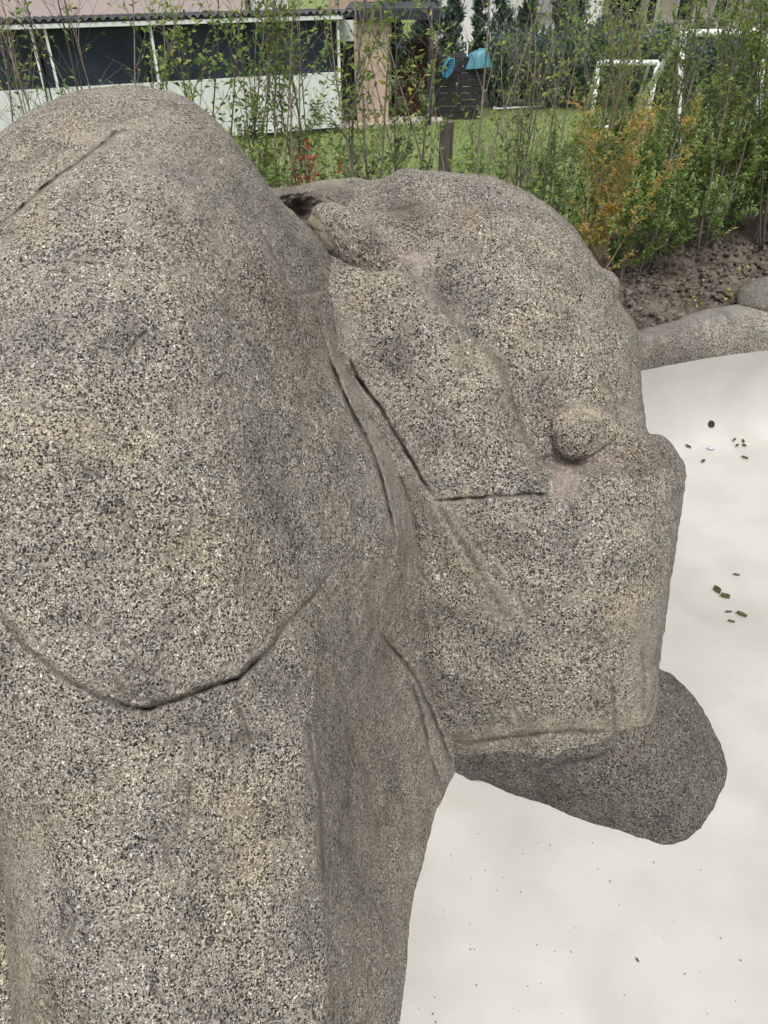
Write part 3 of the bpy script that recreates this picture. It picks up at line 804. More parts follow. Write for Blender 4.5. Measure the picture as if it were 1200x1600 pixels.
# --- shaded boulder just showing at the lower left
D_out = [(-160, 1250), (-60, 1200), (30, 1230), (60, 1350), (70, 1500), (60, 1700), (-60, 1800), (-180, 1650), (-220, 1450)]
D_ctl = [(-60, 1300, 3.3), (20, 1350, 3.35), (20, 1550, 3.2), (-60, 1500, 3.15), (-60, 1700, 3.1), (30, 1700, 3.2)]
boulder_d = rock('boulder', D_out, (-60, 1480), D_ctl, M['granite_tan'], nA=200, nR=70, roll=0.3, rolln=4, back=1.0)
tag(boulder_d, 'shaded brown boulder at the lower left edge, beside the tallest boulder', 'boulder', 'artificial granite boulders round the pool')

# --- rim of the pool: a long low kerb of the same render, and a boulder on it
nx, npf = 520, 60
rx = np.linspace(0.6, 8.5, nx)
ry = pool_edge_y(rx)
prof = np.linspace(0, 1, npf)
RV = np.zeros((nx, npf, 3))
for i in range(nx):
    h = 0.13 + 0.05 * math.sin(rx[i] * 1.7 + 2.2) + 0.06 * np.clip((rx[i] - 3.1) / 0.8, 0, 1.5)
    wd = 0.40 + 0.06 * math.sin(rx[i] * 2.3)
    pts = np.array([(0.06, -0.42), (0.004, -0.20), (-0.012, -0.10), (-0.008, -0.02), (0.03, h * 0.55), (0.10, h * 0.92), (0.20, h), (wd * 0.8, h - 0.01), (wd, h - 0.05), (wd + 0.05, -0.1), (wd + 0.05, -0.4)])
    L = np.concatenate([[0], np.cumsum(np.linalg.norm(np.diff(pts, axis=0), axis=1))]); L /= L[-1]
    a = np.interp(prof, L, pts[:, 0]); c = np.interp(prof, L, pts[:, 1])
    RV[i, :, 0] = rx[i]; RV[i, :, 1] = ry[i] + a; RV[i, :, 2] = c
for _ in range(4):
    RV[:, 1:-1] = 0.25 * RV[:, :-2] + 0.5 * RV[:, 1:-1] + 0.25 * RV[:, 2:]
RVf = RV.reshape(-1, 3)
nn = 0.05 * fbm(RVf * 2.0, 2) + 0.02 * fbm(RVf * 7.0, 3) + 0.005 * fbm(RVf * 25, 2)
nn *= np.clip((np.tile(prof, nx) - 0.16) / 0.2, 0.04, 1)
RVf = RVf + nn[:, None] * np.array([0.1, -0.6, 0.8])
ii = (np.arange(nx - 1)[:, None] * npf + np.arange(npf - 1)[None]).ravel()
topm = np.tile(np.exp(-((prof - 0.56) / 0.16) ** 2), nx)
rim = mesh_obj('stone_kerb', np_mesh('stone_kerb', RVf, np.stack([ii, ii + npf, ii + npf + 1, ii + 1], 1), True, {'smear': 0.85 * topm, 'stain': 0.5 * np.exp(-((RVf[:, 0] - 2.7) / 0.35) ** 2), 'pink': 0 * topm}), M['granite_rim'])
tag(rim, 'long low grey granite kerb running along the far edge of the pool', 'kerb')

S_out = [(1150, 468), (1156, 450), (1176, 437), (1205, 432), (1250, 432), (1290, 450), (1300, 480), (1260, 500), (1200, 492), (1160, 482)]
S_ctl = [(1170, 455, 7.35), (1200, 450, 7.3), (1250, 455, 7.3), (1180, 475, 7.3), (1230, 485, 7.22)]
boulder_s = rock('boulder', S_out, (1225, 464), S_ctl, M['granite_smooth'], nA=220, nR=70, roll=0.16, rolln=4, back=0.3, amp=0.5)
tag(boulder_s, 'smooth grey stone standing on the far pool kerb at the right edge', 'boulder', 'artificial granite boulders round the pool')

# ------------------------------------------------------------------ pool fitting, pebble, fallen leaves
p0, _ = pool_hit(1111, 663)
pn_ = Vector((0, 0, 0)); e_ = 0.01
dzdx = (float(pool_z(p0.x + e_, p0.y)) - float(pool_z(p0.x - e_, p0.y))) / (2 * e_)
dzdy = (float(pool_z(p0.x, p0.y + e_)) - float(pool_z(p0.x, p0.y - e_))) / (2 * e_)
nrm = Vector((-dzdx, -dzdy, 1)).normalized()
fit = empty('pool_inlet', p0, 'round black inlet hole low in the white far wall of the pool', 'pool inlet')
t1 = nrm.cross(Vector((1, 0, 0))).normalized(); t2 = nrm.cross(t1)
def ring(r0, r1, z0, z1, n=28):
    v, f = [], []
    for k in range(n):
        a = 2 * math.pi * k / n
        d = t1 * math.cos(a) + t2 * math.sin(a)
        v += [p0 + d * r0 + nrm * z0, p0 + d * r1 + nrm * z1]
    for k in range(n):
        a, b_ = 2 * k, 2 * ((k + 1) % n)
        f.append((a, b_, b_ + 1, a + 1))
    return v, f
m_ = MB(); m_.add(*ring(0.043, 0.040, -0.004, 0.006)); m_.add(*ring(0.040, 0.034, 0.006, 0.006)); m_.add(*ring(0.034, 0.033, 0.006, 0.0025))
m_.build('rim_ring', M['black'], fit, True)
v_, f_ = ring(0.0345, 0.0345, 0.0035, 0.0035); v_ = v_[::2]
MB().add(v_, [tuple(range(len(v_)))]).build('opening', M['black'], fit)

def leaf_shape(L, W, curl, seed):
    """a fallen leaf: a thin curled blade with a little stalk"""
    r = random.Random(seed)
    n = 7; v, f = [], []
    for i in range(n + 1):
        s = i / n
        wd = W * math.sin(math.pi * min(1, s * 0.93 + 0.04)) ** 0.8 * (1 - 0.25 * s)
        for k, sg in enumerate((-1, -0.5, 0, 0.5, 1)):
            z = curl * (sg * sg) * W * 1.4 + curl * 0.5 * L * (s - 0.5) ** 2 + r.uniform(-0.1, 0.1) * W
            v.append((L * (s - 0.5), wd * 0.5 * sg, z + 0.002))
    for i in range(n):
        for k in range(4):
            a = i * 5 + k
            f.append((a, a + 5, a + 6, a + 1))
    b = len(v)
    v += [(-L * 0.5, -0.0015, 0.002), (-L * 0.5, 0.0015, 0.002), (-L * 0.68, 0.002, 0.005), (-L * 0.68, -0.001, 0.005)]
    f.append((b, b + 1, b + 2, b + 3))
    return v, f

def fallen(px, py, L, W, rot, label, mat, seed, group, curl=0.5):
    p, _ = pool_hit(px, py)
    v, f = leaf_shape(L * 0.8, W * 0.8, curl, seed)
    R_ = Matrix.Rotation(rot, 4, 'Z')
    zz = float(pool_z(p.x, p.y)) + 0.008
    dzx = (float(pool_z(p.x + e_, p.y)) - float(pool_z(p.x - e_, p.y))) / (2 * e_)
    dzy = (float(pool_z(p.x, p.y + e_)) - float(pool_z(p.x, p.y - e_))) / (2 * e_)
    T = Matrix.Translation(Vector((p.x, p.y, zz))) @ Vector((0, 0, 1)).rotation_difference(Vector((-dzx, -dzy, 1)).normalized()).to_matrix().to_4x4() @ R_
    me = bpy.data.meshes.new('fallen_leaf'); me.from_pydata([T @ Vector(q) for q in v], [], f)
    bm = bmesh.new(); bm.from_mesh(me)
    bmesh.ops.solidify(bm, geom=bm.faces[:], thickness=0.0015)
    bm.to_mesh(me); bm.free()
    o = mesh_obj('fallen_leaf', me, mat)
    return tag(o, label, 'leaf', group)

GL = 'fallen leaves on the pool floor'
fallen(1074, 699, 0.075, 0.025, 2.7, 'narrow dark leaf on the pool floor left of the blue grey pebble', M['leaf_fall'], 1, GL, 0.6)
fallen(1098, 723, 0.05, 0.04, 0.3, 'roundish olive leaf on the pool floor below the blue grey pebble', M['leaf_fall'], 2, GL)
for k, (x, y, r, lb) in enumerate([(1146, 689, 0.8, 'upper left leaf'), (1160, 691, 1.9, 'upper right leaf'), (1151, 698, 0.4, 'lower left leaf'), (1162, 698, 2.8, 'lower right leaf')]):
    fallen(x, y, 0.05, 0.03, r, lb + ' of the four small dark ones right of the inlet hole', M['leaf_fall'], 10 + k, GL)
fallen(1163, 717, 0.075, 0.028, -0.6, 'dark leaf lying alone below the leaf cluster right of the inlet hole', M['leaf_fall'], 20, GL)
fallen(1150, 900, 0.06, 0.02, -0.3, 'thin dark leaf lying alone above the green leaves in mid pool', M['leaf_fall'], 21, GL)
fallen(1119, 926, 0.085, 0.04, -1.1, 'crumpled dark leaf beside the yellow green leaves in mid pool', M['leaf_fall'], 22, GL, 0.9)
fallen(1132, 935, 0.085, 0.045, -0.5, 'yellow green leaf touching the crumpled dark leaf in mid pool', M['leaf_fall'], 23, GL, 0.6)
fallen(1158, 963, 0.095, 0.045, -0.8, 'largest olive green leaf on the pool floor', M['leaf_fall'], 24, GL, 0.4)
fallen(1138, 958, 0.06, 0.02, 0.0, 'thin olive leaf left of the largest leaf on the pool floor', M['leaf_fall'], 25, GL)
fallen(1142, 973, 0.06, 0.022, -0.4, 'thin olive leaf below left of the largest leaf on the pool floor', M['leaf_fall'], 26, GL)
fallen(995, 1502, 0.022, 0.012, -1.2, 'small grey scrap lying on the near pool floor', M['bark_dark'], 27, GL)
p, _ = pool_hit(1110, 702)
q = IV * (1 + 0.35 * noise(IV * 1.1 + 40))[:, None] * np.array([0.042, 0.028, 0.018]) + np.array([p.x, p.y, float(pool_z(p.x, p.y)) + 0.014])
tag(mesh_obj('pebble', np_mesh('pebble', q, IF, True), M['pebble']), 'blue grey pebble on the pool floor below the inlet hole', 'pebble')

# dirt crumbs on the near floor
cv, cf = [], []
for k in range(65):
    px_, py_ = random.uniform(640, 1190), random.uniform(1290, 1610)
    if random.random() < 0.4: px_ = random.uniform(650, 860)
    if px_ > 960 and py_ < 1345: continue
    p, _ = pool_hit(px_, py_)
    r = random.uniform(0.0012, 0.0038)
    q = IV * (1 + 0.4 * noise(IV * 1.5 + k))[:, None] * np.array([1.6, 0.8, 0.6]) * r
    a = random.random() * 3.14
    q = q @ np.array([[math.cos(a), math.sin(a), 0], [-math.sin(a), math.cos(a), 0], [0, 0, 1]])
    cf.append(IF + len(cv) * len(IV)); cv.append(q + np.array([p.x, p.y, p.z + r * 0.4 + 0.004]))
tag(mesh_obj('dirt_crumbs', np_mesh('dirt_crumbs', np.concatenate(cv), np.concatenate(cf), False), M['bark_dark']), 'scattered dark crumbs of dirt on the pool floor', 'dirt', kind='stuff')

# ------------------------------------------------------------------ leaves and shrubs
def leaf_cloud(name, pts, dirs, L, W, hue, mat, parent, droop=0.2):
    """many folded leaf blades: pts base, dirs outward direction"""
    n = len(pts)
    if n == 0: return None
    pts = np.asarray(pts); d = np.asarray(dirs, float); d /= np.linalg.norm(d, axis=1)[:, None] + 1e-9
    up = rng.normal(size=(n, 3)) * 0.6 + np.array([0, 0, 1.0])
    s = np.cross(d, up); s /= np.linalg.norm(s, axis=1)[:, None] + 1e-9
    u = np.cross(s, d)
    L = np.broadcast_to(L, n)[:, None] * (0.65 + 0.7 * rng.random(n))[:, None]
    W_ = np.broadcast_to(W, n)[:, None] * (0.7 + 0.6 * rng.random(n))[:, None]
    fold = (0.15 + 0.25 * rng.random(n))[:, None] * W_
    a = pts
    m = pts + d * L * 0.45 - u * 0.02 * L
    b_ = m + s * W_ * 0.5 + u * fold
    c = m - s * W_ * 0.5 + u * fold
    tip_ = pts + d * L - u * L * droop
    V = np.stack([a, b_, tip_, c], 1).reshape(-1, 3)
    i = np.arange(n)[:, None] * 4
    F = np.concatenate([i + np.array([[0, 1, 2]]), i + np.array([[0, 2, 3]])], 0)
    me = np_mesh(name, V, F, False, {'hue': np.repeat(np.clip(hue, 0, 1), 4)})
    o = mesh_obj(name, me, mat, parent)
    o['kind'] = 'stuff'
    return o

def grow(base, d0, length, r0, rnd, segs=8, wob=0.05, up=0.03):
    pts = [Vector(base)]; d = Vector(d0).normalized()
    for k in range(segs):
        d = (d + Vector((rnd.gauss(0, wob), rnd.gauss(0, wob), rnd.gauss(0, wob * 0.5) + up))).normalized()
        pts.append(pts[-1] + d * (length / segs))
    return pts

def interp_pt(pts, s):
    x = s * (len(pts) - 1); i = min(int(x), len(pts) - 2)
    return pts[i].lerp(pts[i + 1], x - i), (pts[i + 1] - pts[i]).normalized()

def shrub(name, base, label, group, seed, stems=3, height=2.9, rad=0.016, spread=0.12, branches=9, blen=0.7, twigs=4, leaves=260,
          leafL=0.05, leafW=0.024, bark='bark', leaf='leaf', hue=(0.5, 0.25), leaf_low=0.1, cat='shrub', berries=0, droop=0.2, bang=0.55, stem_lean=None, rootspread=0.09, thin_above=9.0):
    rnd = random.Random(seed)
    root = empty(name, base, label, cat, group)
    tw_all = []
    for s in range(stems):
        mb = MB()
        a = rnd.random() * 6.28
        off = Vector((math.cos(a), math.sin(a), 0)) * rnd.uniform(0.01, rootspread)
        lean_ = Vector((rnd.gauss(0, spread), rnd.gauss(0, spread), 1))
        if stem_lean is not None and s < len(stem_lean):
            lean_ = Vector((stem_lean[s][0], stem_lean[s][1], 1))
        H = height * rnd.uniform(0.8, 1.08)
        main = grow(Vector(base) + off - Vector((0, 0, 0.06)), lean_, H, rad, rnd, 10, 0.045, 0.02)
        rr = rad * rnd.uniform(0.7, 1.15)
        mb.tube(main, [rr * (1 - 0.78 * i / 10) for i in range(11)], 6)
        tw_all.append((main, 0.55))
        for b in range(branches):
            sp = 0.15 + 0.82 * (b + rnd.random()) / branches
            p, d = interp_pt(main, sp)
            az = rnd.random() * 6.28
            out = Vector((math.cos(az), math.sin(az), 0))
            bd = (d * math.cos(bang) + out * math.sin(bang)).normalized()
            bl = blen * rnd.uniform(0.5, 1.2) * (1.15 - 0.6 * sp)
            br = grow(p, bd, bl, 0, rnd, 5, 0.10, 0.03)
            r1 = max(0.0032, rr * 0.36 * (1 - 0.5 * sp))
            mb.tube(br, [r1 * (1 - 0.7 * i / 5) for i in range(6)], 4, False)
            tw_all.append((br, 0.15))
            for t_ in range(twigs):
                q, qd = interp_pt(br, rnd.uniform(0.2, 1.0))
                az = rnd.random() * 6.28
                o2 = Vector((math.cos(az), math.sin(az), rnd.uniform(-0.2, 0.7)))
                tw = grow(q, qd * 0.7 + o2 * 0.7, blen * 0.38 * rnd.uniform(0.4, 1.2), 0, rnd, 3, 0.15, 0.02)
                mb.tube(tw, [r1 * 0.5, r1 * 0.42, r1 * 0.35, r1 * 0.22], 3, False)
                tw_all.append((tw, 0.05))
        mb.build('stem', M[bark], root, True)
    pts, dirs, hs = [], [], []
    wts = [sum((a_[i + 1] - a_[i]).length for i in range(len(a_) - 1)) * (0.25 if lo > 0.5 else 1) for a_, lo in tw_all]
    ch = rnd.choices(range(len(tw_all)), wts, k=leaves)
    clump = [rnd.gauss(0, 0.12) for _ in tw_all]
    for i in ch:
        line, lo = tw_all[i]
        s = rnd.uniform(lo, 1.0)
        p, d = interp_pt(line, s)
        if p.z > thin_above and rnd.random() < 0.72: continue
        az = rnd.random() * 6.28
        dd = d * 0.7 + Vector((math.cos(az), math.sin(az), rnd.uniform(-0.3, 0.7)))
        pts.append(p[:]); dirs.append(dd[:]); hs.append(rnd.gauss(hue[0], hue[1]) + clump[i])
    leaf_cloud('foliage', pts, dirs, leafL, leafW, np.array(hs), M[leaf], root, droop)
    if berries:
        bv, bf = [], []
        for k in range(berries):
            line, lo = tw_all[rnd.randrange(len(tw_all))]
            p, d = interp_pt(line, rnd.uniform(0.5, 1))
            for j in range(7):
                c_ = np.array(p[:]) + rng.normal(size=3) * 0.02
                bf.append(IF20 + len(bv) * len(IV20)); bv.append(IV20 * 0.010 + c_)
        o = mesh_obj('berries', np_mesh('berries', np.concatenate(bv), np.concatenate(bf), True), M['berry'], root)
        o['kind'] = 'stuff'
    return root

ic = bmesh.new(); bmesh.ops.create_icosphere(ic, subdivisions=1, radius=1.0); ic.verts.ensure_lookup_table()
IV20 = np.array([v.co[:] for v in ic.verts]); IF20 = np.array([[v.index for v in f.verts] for f in ic.faces]); ic.free()

def ground_at(px, Y, z=0.0):
    """a foot point on the ground at distance Y in the direction of photo column px"""
    depth = Y * CP + (CAM_Z - z) * SP        # camera depth of the point
    return Vector(((px - 600) / FPX * depth, Y, z))

GH = 'young shrubs of the hedge behind the boulders'
sparse = [  # photo column, distance, label, options
    (-20, 8.4, 'thin sparse young shrub at the left edge before the dark shed', dict(stems=2, leaves=110)),
    (38, 8.1, 'sparse young shrub with bare arching twigs left of the domed boulder top', dict(stems=2, leaves=120, branches=11)),
    (100, 8.6, 'pale stemmed nearly leafless shrub left of the white post pair of the shed', dict(stems=2, leaves=70, branches=12, bark='bark_tan')),
    (170, 8.0, 'slim bare stemmed shrub rising over the left shoulder of the domed boulder', dict(stems=2, leaves=80, bark='bark_dark')),
    (225, 8.3, 'bare twiggy shrub rising above the top of the domed boulder', dict(stems=2, leaves=90, branches=10, stem_lean=[(-0.10, 0.0), (0.05, 0.02)])),
    (268, 8.7, 'young shrub with a tuft of green leaves above the domed boulder', dict(stems=2, leaves=300, leafL=0.055)),
    (330, 8.0, 'leafy young shrub with dark stem before the single white shed post', dict(stems=3, leaves=320, bark='bark_dark')),
    (385, 8.3, 'leafy upright shrub where the domed boulder slopes down to the right', dict(stems=3, leaves=420)),
    (440, 8.1, 'fresh green shrub before the white shed panels', dict(stems=3, leaves=420)),
    (490, 8.6, 'open twiggy shrub before the right end of the white shed panels', dict(stems=3, leaves=260)),
    (548, 7.9, 'shrub with a thick pale trunk before the dark shed doorway', dict(stems=1, leaves=230, rad=0.028, stem_lean=[(-0.03, 0.0)], branches=13)),
    (582, 8.2, 'forked shrub with long pale trunk crossing the tan wall', dict(stems=2, leaves=200, rad=0.024, stem_lean=[(-0.05, 0.0), (0.10, 0.0)], branches=10)),
    (640, 8.5, 'shrub of slender stems before the dark pergola', dict(stems=2, leaves=260)),
    (722, 8.0, 'bare V shaped shrub with long slanting branches behind the wooden post', dict(stems=3, leaves=150, stem_lean=[(-0.42, 0.0), (-0.20, 0.0), (0.16, 0.05)], rad=0.017)),
    (795, 8.8, 'grey leafless multi stemmed shrub before the lawn gap', dict(stems=6, leaves=160, branches=10, twigs=6, spread=0.09, height=2.5)),
    (848, 8.3, 'open shrub with long outstretched twigs before the conifer row', dict(stems=3, leaves=300, blen=0.9)),
]
for k, (px_, Y, lab, kw) in enumerate(sparse):
    base_ = ground_at(px_, Y, 0.02)
    opts = dict(stems=2, height=3.35, leaves=200, hue=(0.6, 0.25), leafL=0.062, leafW=0.03, blen=0.85, branches=11)
    opts.update(kw)
    opts['leaves'] = int(opts['leaves'] * 1.9)
    opts['stems'] += 1 if opts['stems'] > 1 else 0
    shrub('shrub', base_, lab, GH, 100 + k, **opts)

dense = [
    (905, 8.5, 'tall tan stemmed shrub just behind the orange leaved bush', dict(leaves=1500, bark='bark_tan', stems=4)),
    (960, 8.9, 'green shrub between the small goal frame and the orange bush', dict(leaves=2600)),
    (1005, 8.4, 'dense fine leaved shrub before the slanting swing leg', dict(leaves=3200)),
    (1050, 8.8, 'dense shrub before the upright swing leg', dict(leaves=3200)),
    (1092, 8.4, 'dense feathery shrub under the left half of the swing bar', dict(leaves=3600)),
    (1135, 8.8, 'tall dense shrub under the middle of the swing bar', dict(leaves=3600)),
    (1175, 8.4, 'dense dark stemmed shrub above the soil bank near the right edge', dict(leaves=3800, bark='bark_dark')),
    (1222, 8.7, 'dense shrub cut by the right edge of the picture', dict(leaves=3600)),
    (1275, 8.5, 'dense shrub just past the right edge of the hedge', dict(leaves=3000)),
]
for k, (px_, Y, lab, kw) in enumerate(dense):
    base_ = ground_at(px_, Y, 0.0)
    base_.z = max(0.0, float(soil_base(base_.x, base_.y))) + 0.02
    opts = dict(stems=5, height=2.9, spread=0.13, branches=14, blen=0.75, twigs=5, leafL=0.050, leafW=0.020, leaf='leaf_b', hue=(0.52, 0.24), rootspread=0.2)
    opts.update(kw)
    opts['leaves'] = int(opts['leaves'] * 2.7); opts['thin_above'] = 1.55
    shrub('shrub', base_, lab, GH, 300 + k, **opts)

GU = 'low plants at the foot of the hedge'
low = [
    (395, 7.9, 'low leafy plant in the gap right of the domed boulder', dict(leaves=500)),
    (445, 8.3, 'low leafy plant left of the red tipped sprig', dict(leaves=500)),
    (535, 8.4, 'low plant with dark berries right of the red tipped sprig', dict(leaves=420, berries=16)),
    (590, 8.2, 'low plant with dark berries below the tan wall', dict(leaves=380, berries=16)),
    (640, 8.5, 'low plant with dark berries left of the wooden post', dict(leaves=420, berries=18)),
    (735, 8.3, 'low bushy plant right of the wooden post', dict(leaves=600)),
    (775, 8.1, 'low grassy plant behind the crest of the broad boulder', dict(leaves=700)),
    (825, 8.4, 'low bushy plant between the post and the orange bush', dict(leaves=800)),
    (872, 8.0, 'low bushy plant left of the orange bush', dict(leaves=900)),
    (965, 7.9, 'low bushy plant right below the orange bush', dict(leaves=1000)),
    (1005, 8.1, 'low dense plant over the soil behind the broad boulder', dict(leaves=1000)),
    (1055, 8.35, 'low dense plant at the middle of the soil bank', dict(leaves=1000)),
    (1110, 8.5, 'low dense plant on top of the soil bank', dict(leaves=900)),
    (1190, 8.55, 'low dark plant on the soil bank at the right edge', dict(leaves=900, hue=(0.3, 0.2))),
]
for k, (px_, Y, lab, kw) in enumerate(low):
    base_ = ground_at(px_, Y, 0.0)
    if px_ > 900: base_.z = max(0.0, float(soil_base(base_.x, base_.y))) + 0.02
    opts = dict(stems=6, height=0.95, rad=0.007, spread=0.3, branches=6, blen=0.35, twigs=3, leafL=0.048, leafW=0.022, hue=(0.5, 0.25), rootspread=0.2, leaf='leaf')
    opts.update(kw)
    opts['leaves'] = int(opts['leaves'] * 1.5)
    if px_ <= 900: opts['height'] = 1.7; opts['branches'] = 9
    shrub('low_shrub', base_, lab, GU, 500 + k, cat='plant', **opts)

shrub('orange_shrub', ground_at(905, 7.55, 0.05), 'bush with orange and red young leaves behind the right shoulder of the broad boulder', None, 71, stems=6, height=1.95, rad=0.010,
      spread=0.13, branches=11, blen=0.42, twigs=5, leaves=3600, leafL=0.042, leafW=0.017, bark='bark_tan', leaf='leaf_orange', hue=(0.27, 0.28), cat='bush', stem_lean=[(-0.05, 0), (0.03, 0), (0.10, 0), (0.45, -0.1)])
shrub('red_sprig', ground_at(487, 7.9, 0.0), 'sprig with bright red leaf tips in the gap between the two big boulders', None, 72, stems=5, height=1.75, rad=0.006, spread=0.07, branches=5, blen=0.2,
      twigs=2, leaves=210, leafL=0.06, leafW=0.026, leaf='leaf_red', hue=(0.6, 0.3), cat='plant')

# yellow leaves scattered over the soil
pts, dirs = [], []
for k in range(60):
    x = random.gauss(3.7, 0.7); y = float(pool_edge_y(x)) + 0.4 + abs(random.gauss(0, 0.35))
    pts.append((x, y, float(soil_base(x, y)) + 0.09 + 0.10 * float(fbm(np.array([[x * 3, y * 3, 0.2]]), 2)[0]))); a = random.random() * 6.28
    dirs.append((math.cos(a), math.sin(a), random.uniform(-0.1, 0.3)))
M['litter'] = leaf_mat('leaf_litter', [(0.0, (0.14, 0.08, 0.03)), (0.6, (0.25, 0.19, 0.05)), (1.0, (0.42, 0.36, 0.07))], 0.1)
lit = leaf_cloud('leaf_litter', pts, dirs, 0.05, 0.03, rng.random(len(pts)), M['litter'], None)
tag(lit, 'fallen yellow leaves strewn over the soil bank', 'leaf litter', kind='stuff')

# ------------------------------------------------------------------ wooden post
pb = ground_at(688, 8.9)
ptop = PY(688, 190, 8.9)
post = MB()
rings = 14
pts = [Vector((pb.x, pb.y, -0.05 + (ptop[2] + 0.05) * i / rings)) for i in range(rings + 1)]
post.tube(pts, 0.074, 18)
vv = np.array(post.v); dn = noise(vv * np.array([22, 22, 1.2])) * 0.010 + noise(vv * np.array([60, 60, 3])) * 0.005
cxy = vv[:, :2] - np.array([pb.x, pb.y]); vv[:, :2] += cxy / (np.linalg.norm(cxy, axis=1)[:, None] + 1e-6) * dn[:, None]
post.v = [tuple(q) for q in vv]
o = post.build('wooden_post', M['post_wood'], None, False, 0.0)
tag(o, 'weathered round wooden post behind the crest of the broad boulder', 'post')

# ------------------------------------------------------------------ shed with white panels
S0 = Vector((-0.92, 17.5, 0.0)); SD = Vector((-1.95, -0.9, 0)).normalized(); SN = Vector((SD.y, -SD.x, 0))
if SN.y > 0: SN = -SN                     # outward normal, towards the camera
SL = 9.5
def sp(s, n, z): return S0 + SD * s + SN * n + Vector((0, 0, z))
shed = empty('shed', S0, 'long low shed with white lower panels, dark screens above and corrugated roof edge', 'shed')
seg = [0.0, 1.9, 3.8, 5.6, 7.5, 9.5]
for i in range(5):
    a, b_ = seg[i] + 0.012, seg[i + 1] - 0.012
    c = (a + b_) / 2
    pan = MB().box(sp(c, 0.0, 0.62), SD * ((b_ - a) / 2), SN * 0.025, Vector((0, 0, 0.47))).build('panel', M['white_panel'], shed)
    MB().box(sp(c, 0.012, 0.115), SD * ((b_ - a) / 2), SN * 0.03, Vector((0, 0, 0.03))).build('lower_panel', M['white_panel'], shed)
    MB().box(sp(c, -0.05, 1.53), SD * ((b_ - a) / 2), SN * 0.008, Vector((0, 0, 0.44))).build('screen', M['dark_screen'], shed)
MB().box(sp(SL / 2, -0.02, 0.04), SD * (SL / 2), SN * 0.03, Vector((0, 0, 0.04))).build('plinth', M['dark_metal'], shed)
for s in (0.02, 3.66, 5.45, 5.68, 9.4):
    MB().box(sp(s, 0.06, 1.03), SD * 0.022, SN * 0.022, Vector((0, 0, 1.03))).build('post', M['white_metal'], shed)
gut = MB(); gut.box(sp(SL / 2, 0.13, 2.03), SD * (SL / 2 + 0.05), SN * 0.045, Vector((0, 0, 0.038)))
gut.build('gutter', M['white_metal'], shed, False, 0.012)
# corrugated roof: real waves, falling away to the back
nwave = 420; v, f = [], []
for i in range(nwave + 1):
    s = -0.35 + (SL + 0.5) * i / nwave
    zz = 0.026 * math.sin(s * 2 * math.pi / 0.15)
    for n_, z_ in ((0.20, 2.125), (-1.0, 2.08), (-2.2, 2.035)):
        v.append(sp(s, n_, z_ + zz))
    for n_, z_ in ((0.20, 2.105), (-1.0, 2.06), (-2.2, 2.015)):
        v.append(sp(s, n_, z_ + zz))
for i in range(nwave):
    a = i * 6; b_ = a + 6
    f += [(a, b_, b_ + 1, a + 1), (a + 1, b_ + 1, b_ + 2, a + 2), (a + 3, a + 4, b_ + 4, b_ + 3), (a + 4, a + 5, b_ + 5, b_ + 4), (a, a + 3, b_ + 3, b_)]
MB().add(v, f).build('roof', M['corrugated'], shed, True)
MB().box(sp(SL / 2, 0.17, 2.085), SD * (SL / 2 + 0.02), SN * 0.008, Vector((0, 0, 0.02))).build('fascia', M['dark_metal'], shed)
MB().box(sp(SL / 2, -2.0, 1.0), SD * (SL / 2), SN * 0.04, Vector((0, 0, 1.0))).build('back_wall', M['dark_metal'], shed)
MB().box(sp(0.03, -1.03, 1.0), SD * 0.02, SN * 0.92, Vector((0, 0, 1.0))).build('side_wall', M['dark_metal'], shed)

# beige house behind the shed
BN = -SN
hb = empty('house', sp(4.0, -4.0, 0), 'large beige rendered house wall rising behind the shed roof', 'house')
MB().box(sp(5.9, -5.0, 1.9), SD * 5.2, SN * 1.0, Vector((0, 0, 1.9))).build('wall', M['beige_wall'], hb)
MB().box(sp(0.62, -3.95, 1.9), SD * 0.03, SN * 0.03, Vector((0, 0, 1.9))).build('downpipe', M['dark_metal'], hb)
MB().box(sp(0.12, -5.0, 1.9), SD * 0.50, SN * 0.95, Vector((0, 0, 1.9))).build('white_wall', M['white_wall'], hb)
MB().box(sp(5.0, -5.0, 3.9), SD * 6.3, SN * 1.3, Vector((0, 0, 0.1))).build('roof', M['grey_roof'], hb)

# ------------------------------------------------------------------ doorway, tan wall and pergola
YT = 18.3
def bx_px(m, x0, x1, y0, y1, Y, dep, name, mat, parent, z0=None):
    """an upright block between two photo columns and two photo rows at distance Y"""
    a = PY(x0, (y0 + y1) / 2, Y); b = PY(x1, (y0 + y1) / 2, Y)
    zt = PY((x0 + x1) / 2, y0, Y)[2]; zb = PY((x0 + x1) / 2, y1, Y)[2] if z0 is None else z0
    return MB().box(((a[0] + b[0]) / 2, Y + dep, (zt + zb) / 2), ((b[0] - a[0]) / 2, 0, 0), (0, dep, 0), (0, 0, (zt - zb) / 2)).build(name, mat, parent)
hb2 = bx_px(None, 512, 625, -40, 60, 23.6, 0.8, 'tan_wall', M['tan_wall'], hb, 0.0)
tw = empty('tan_wall', PY(582, 190, YT) * np.array([1, 1, 0]), 'tan plastered wall pier beside the dark shed doorway', 'wall')
bx_px(None, 557, 607, 30, 190, YT, 0.9, 'pier', M['tan_wall'], tw, 0.0)
for (x, y) in ((577, 87), (584, 118), (587, 131)):
    q = PY(x, y, YT - 0.008)
    MB().box(q, (0.028, 0, 0), (0, 0.012, 0), (0, 0, 0.035)).build('fixture', M['black'], tw, False, 0.006)
dw = empty('shed_doorway', ground_at(541, 18.0), 'dark doorway with a white panel over it between shed and tan wall', 'doorway')
bx_px(None, 527, 553, 65, 200, 18.6, 0.3, 'opening', M['dark_metal'], dw, 0.0)
bx_px(None, 527, 552, 27, 64, 18.15, 0.03, 'transom_panel', M['white_panel'], dw)
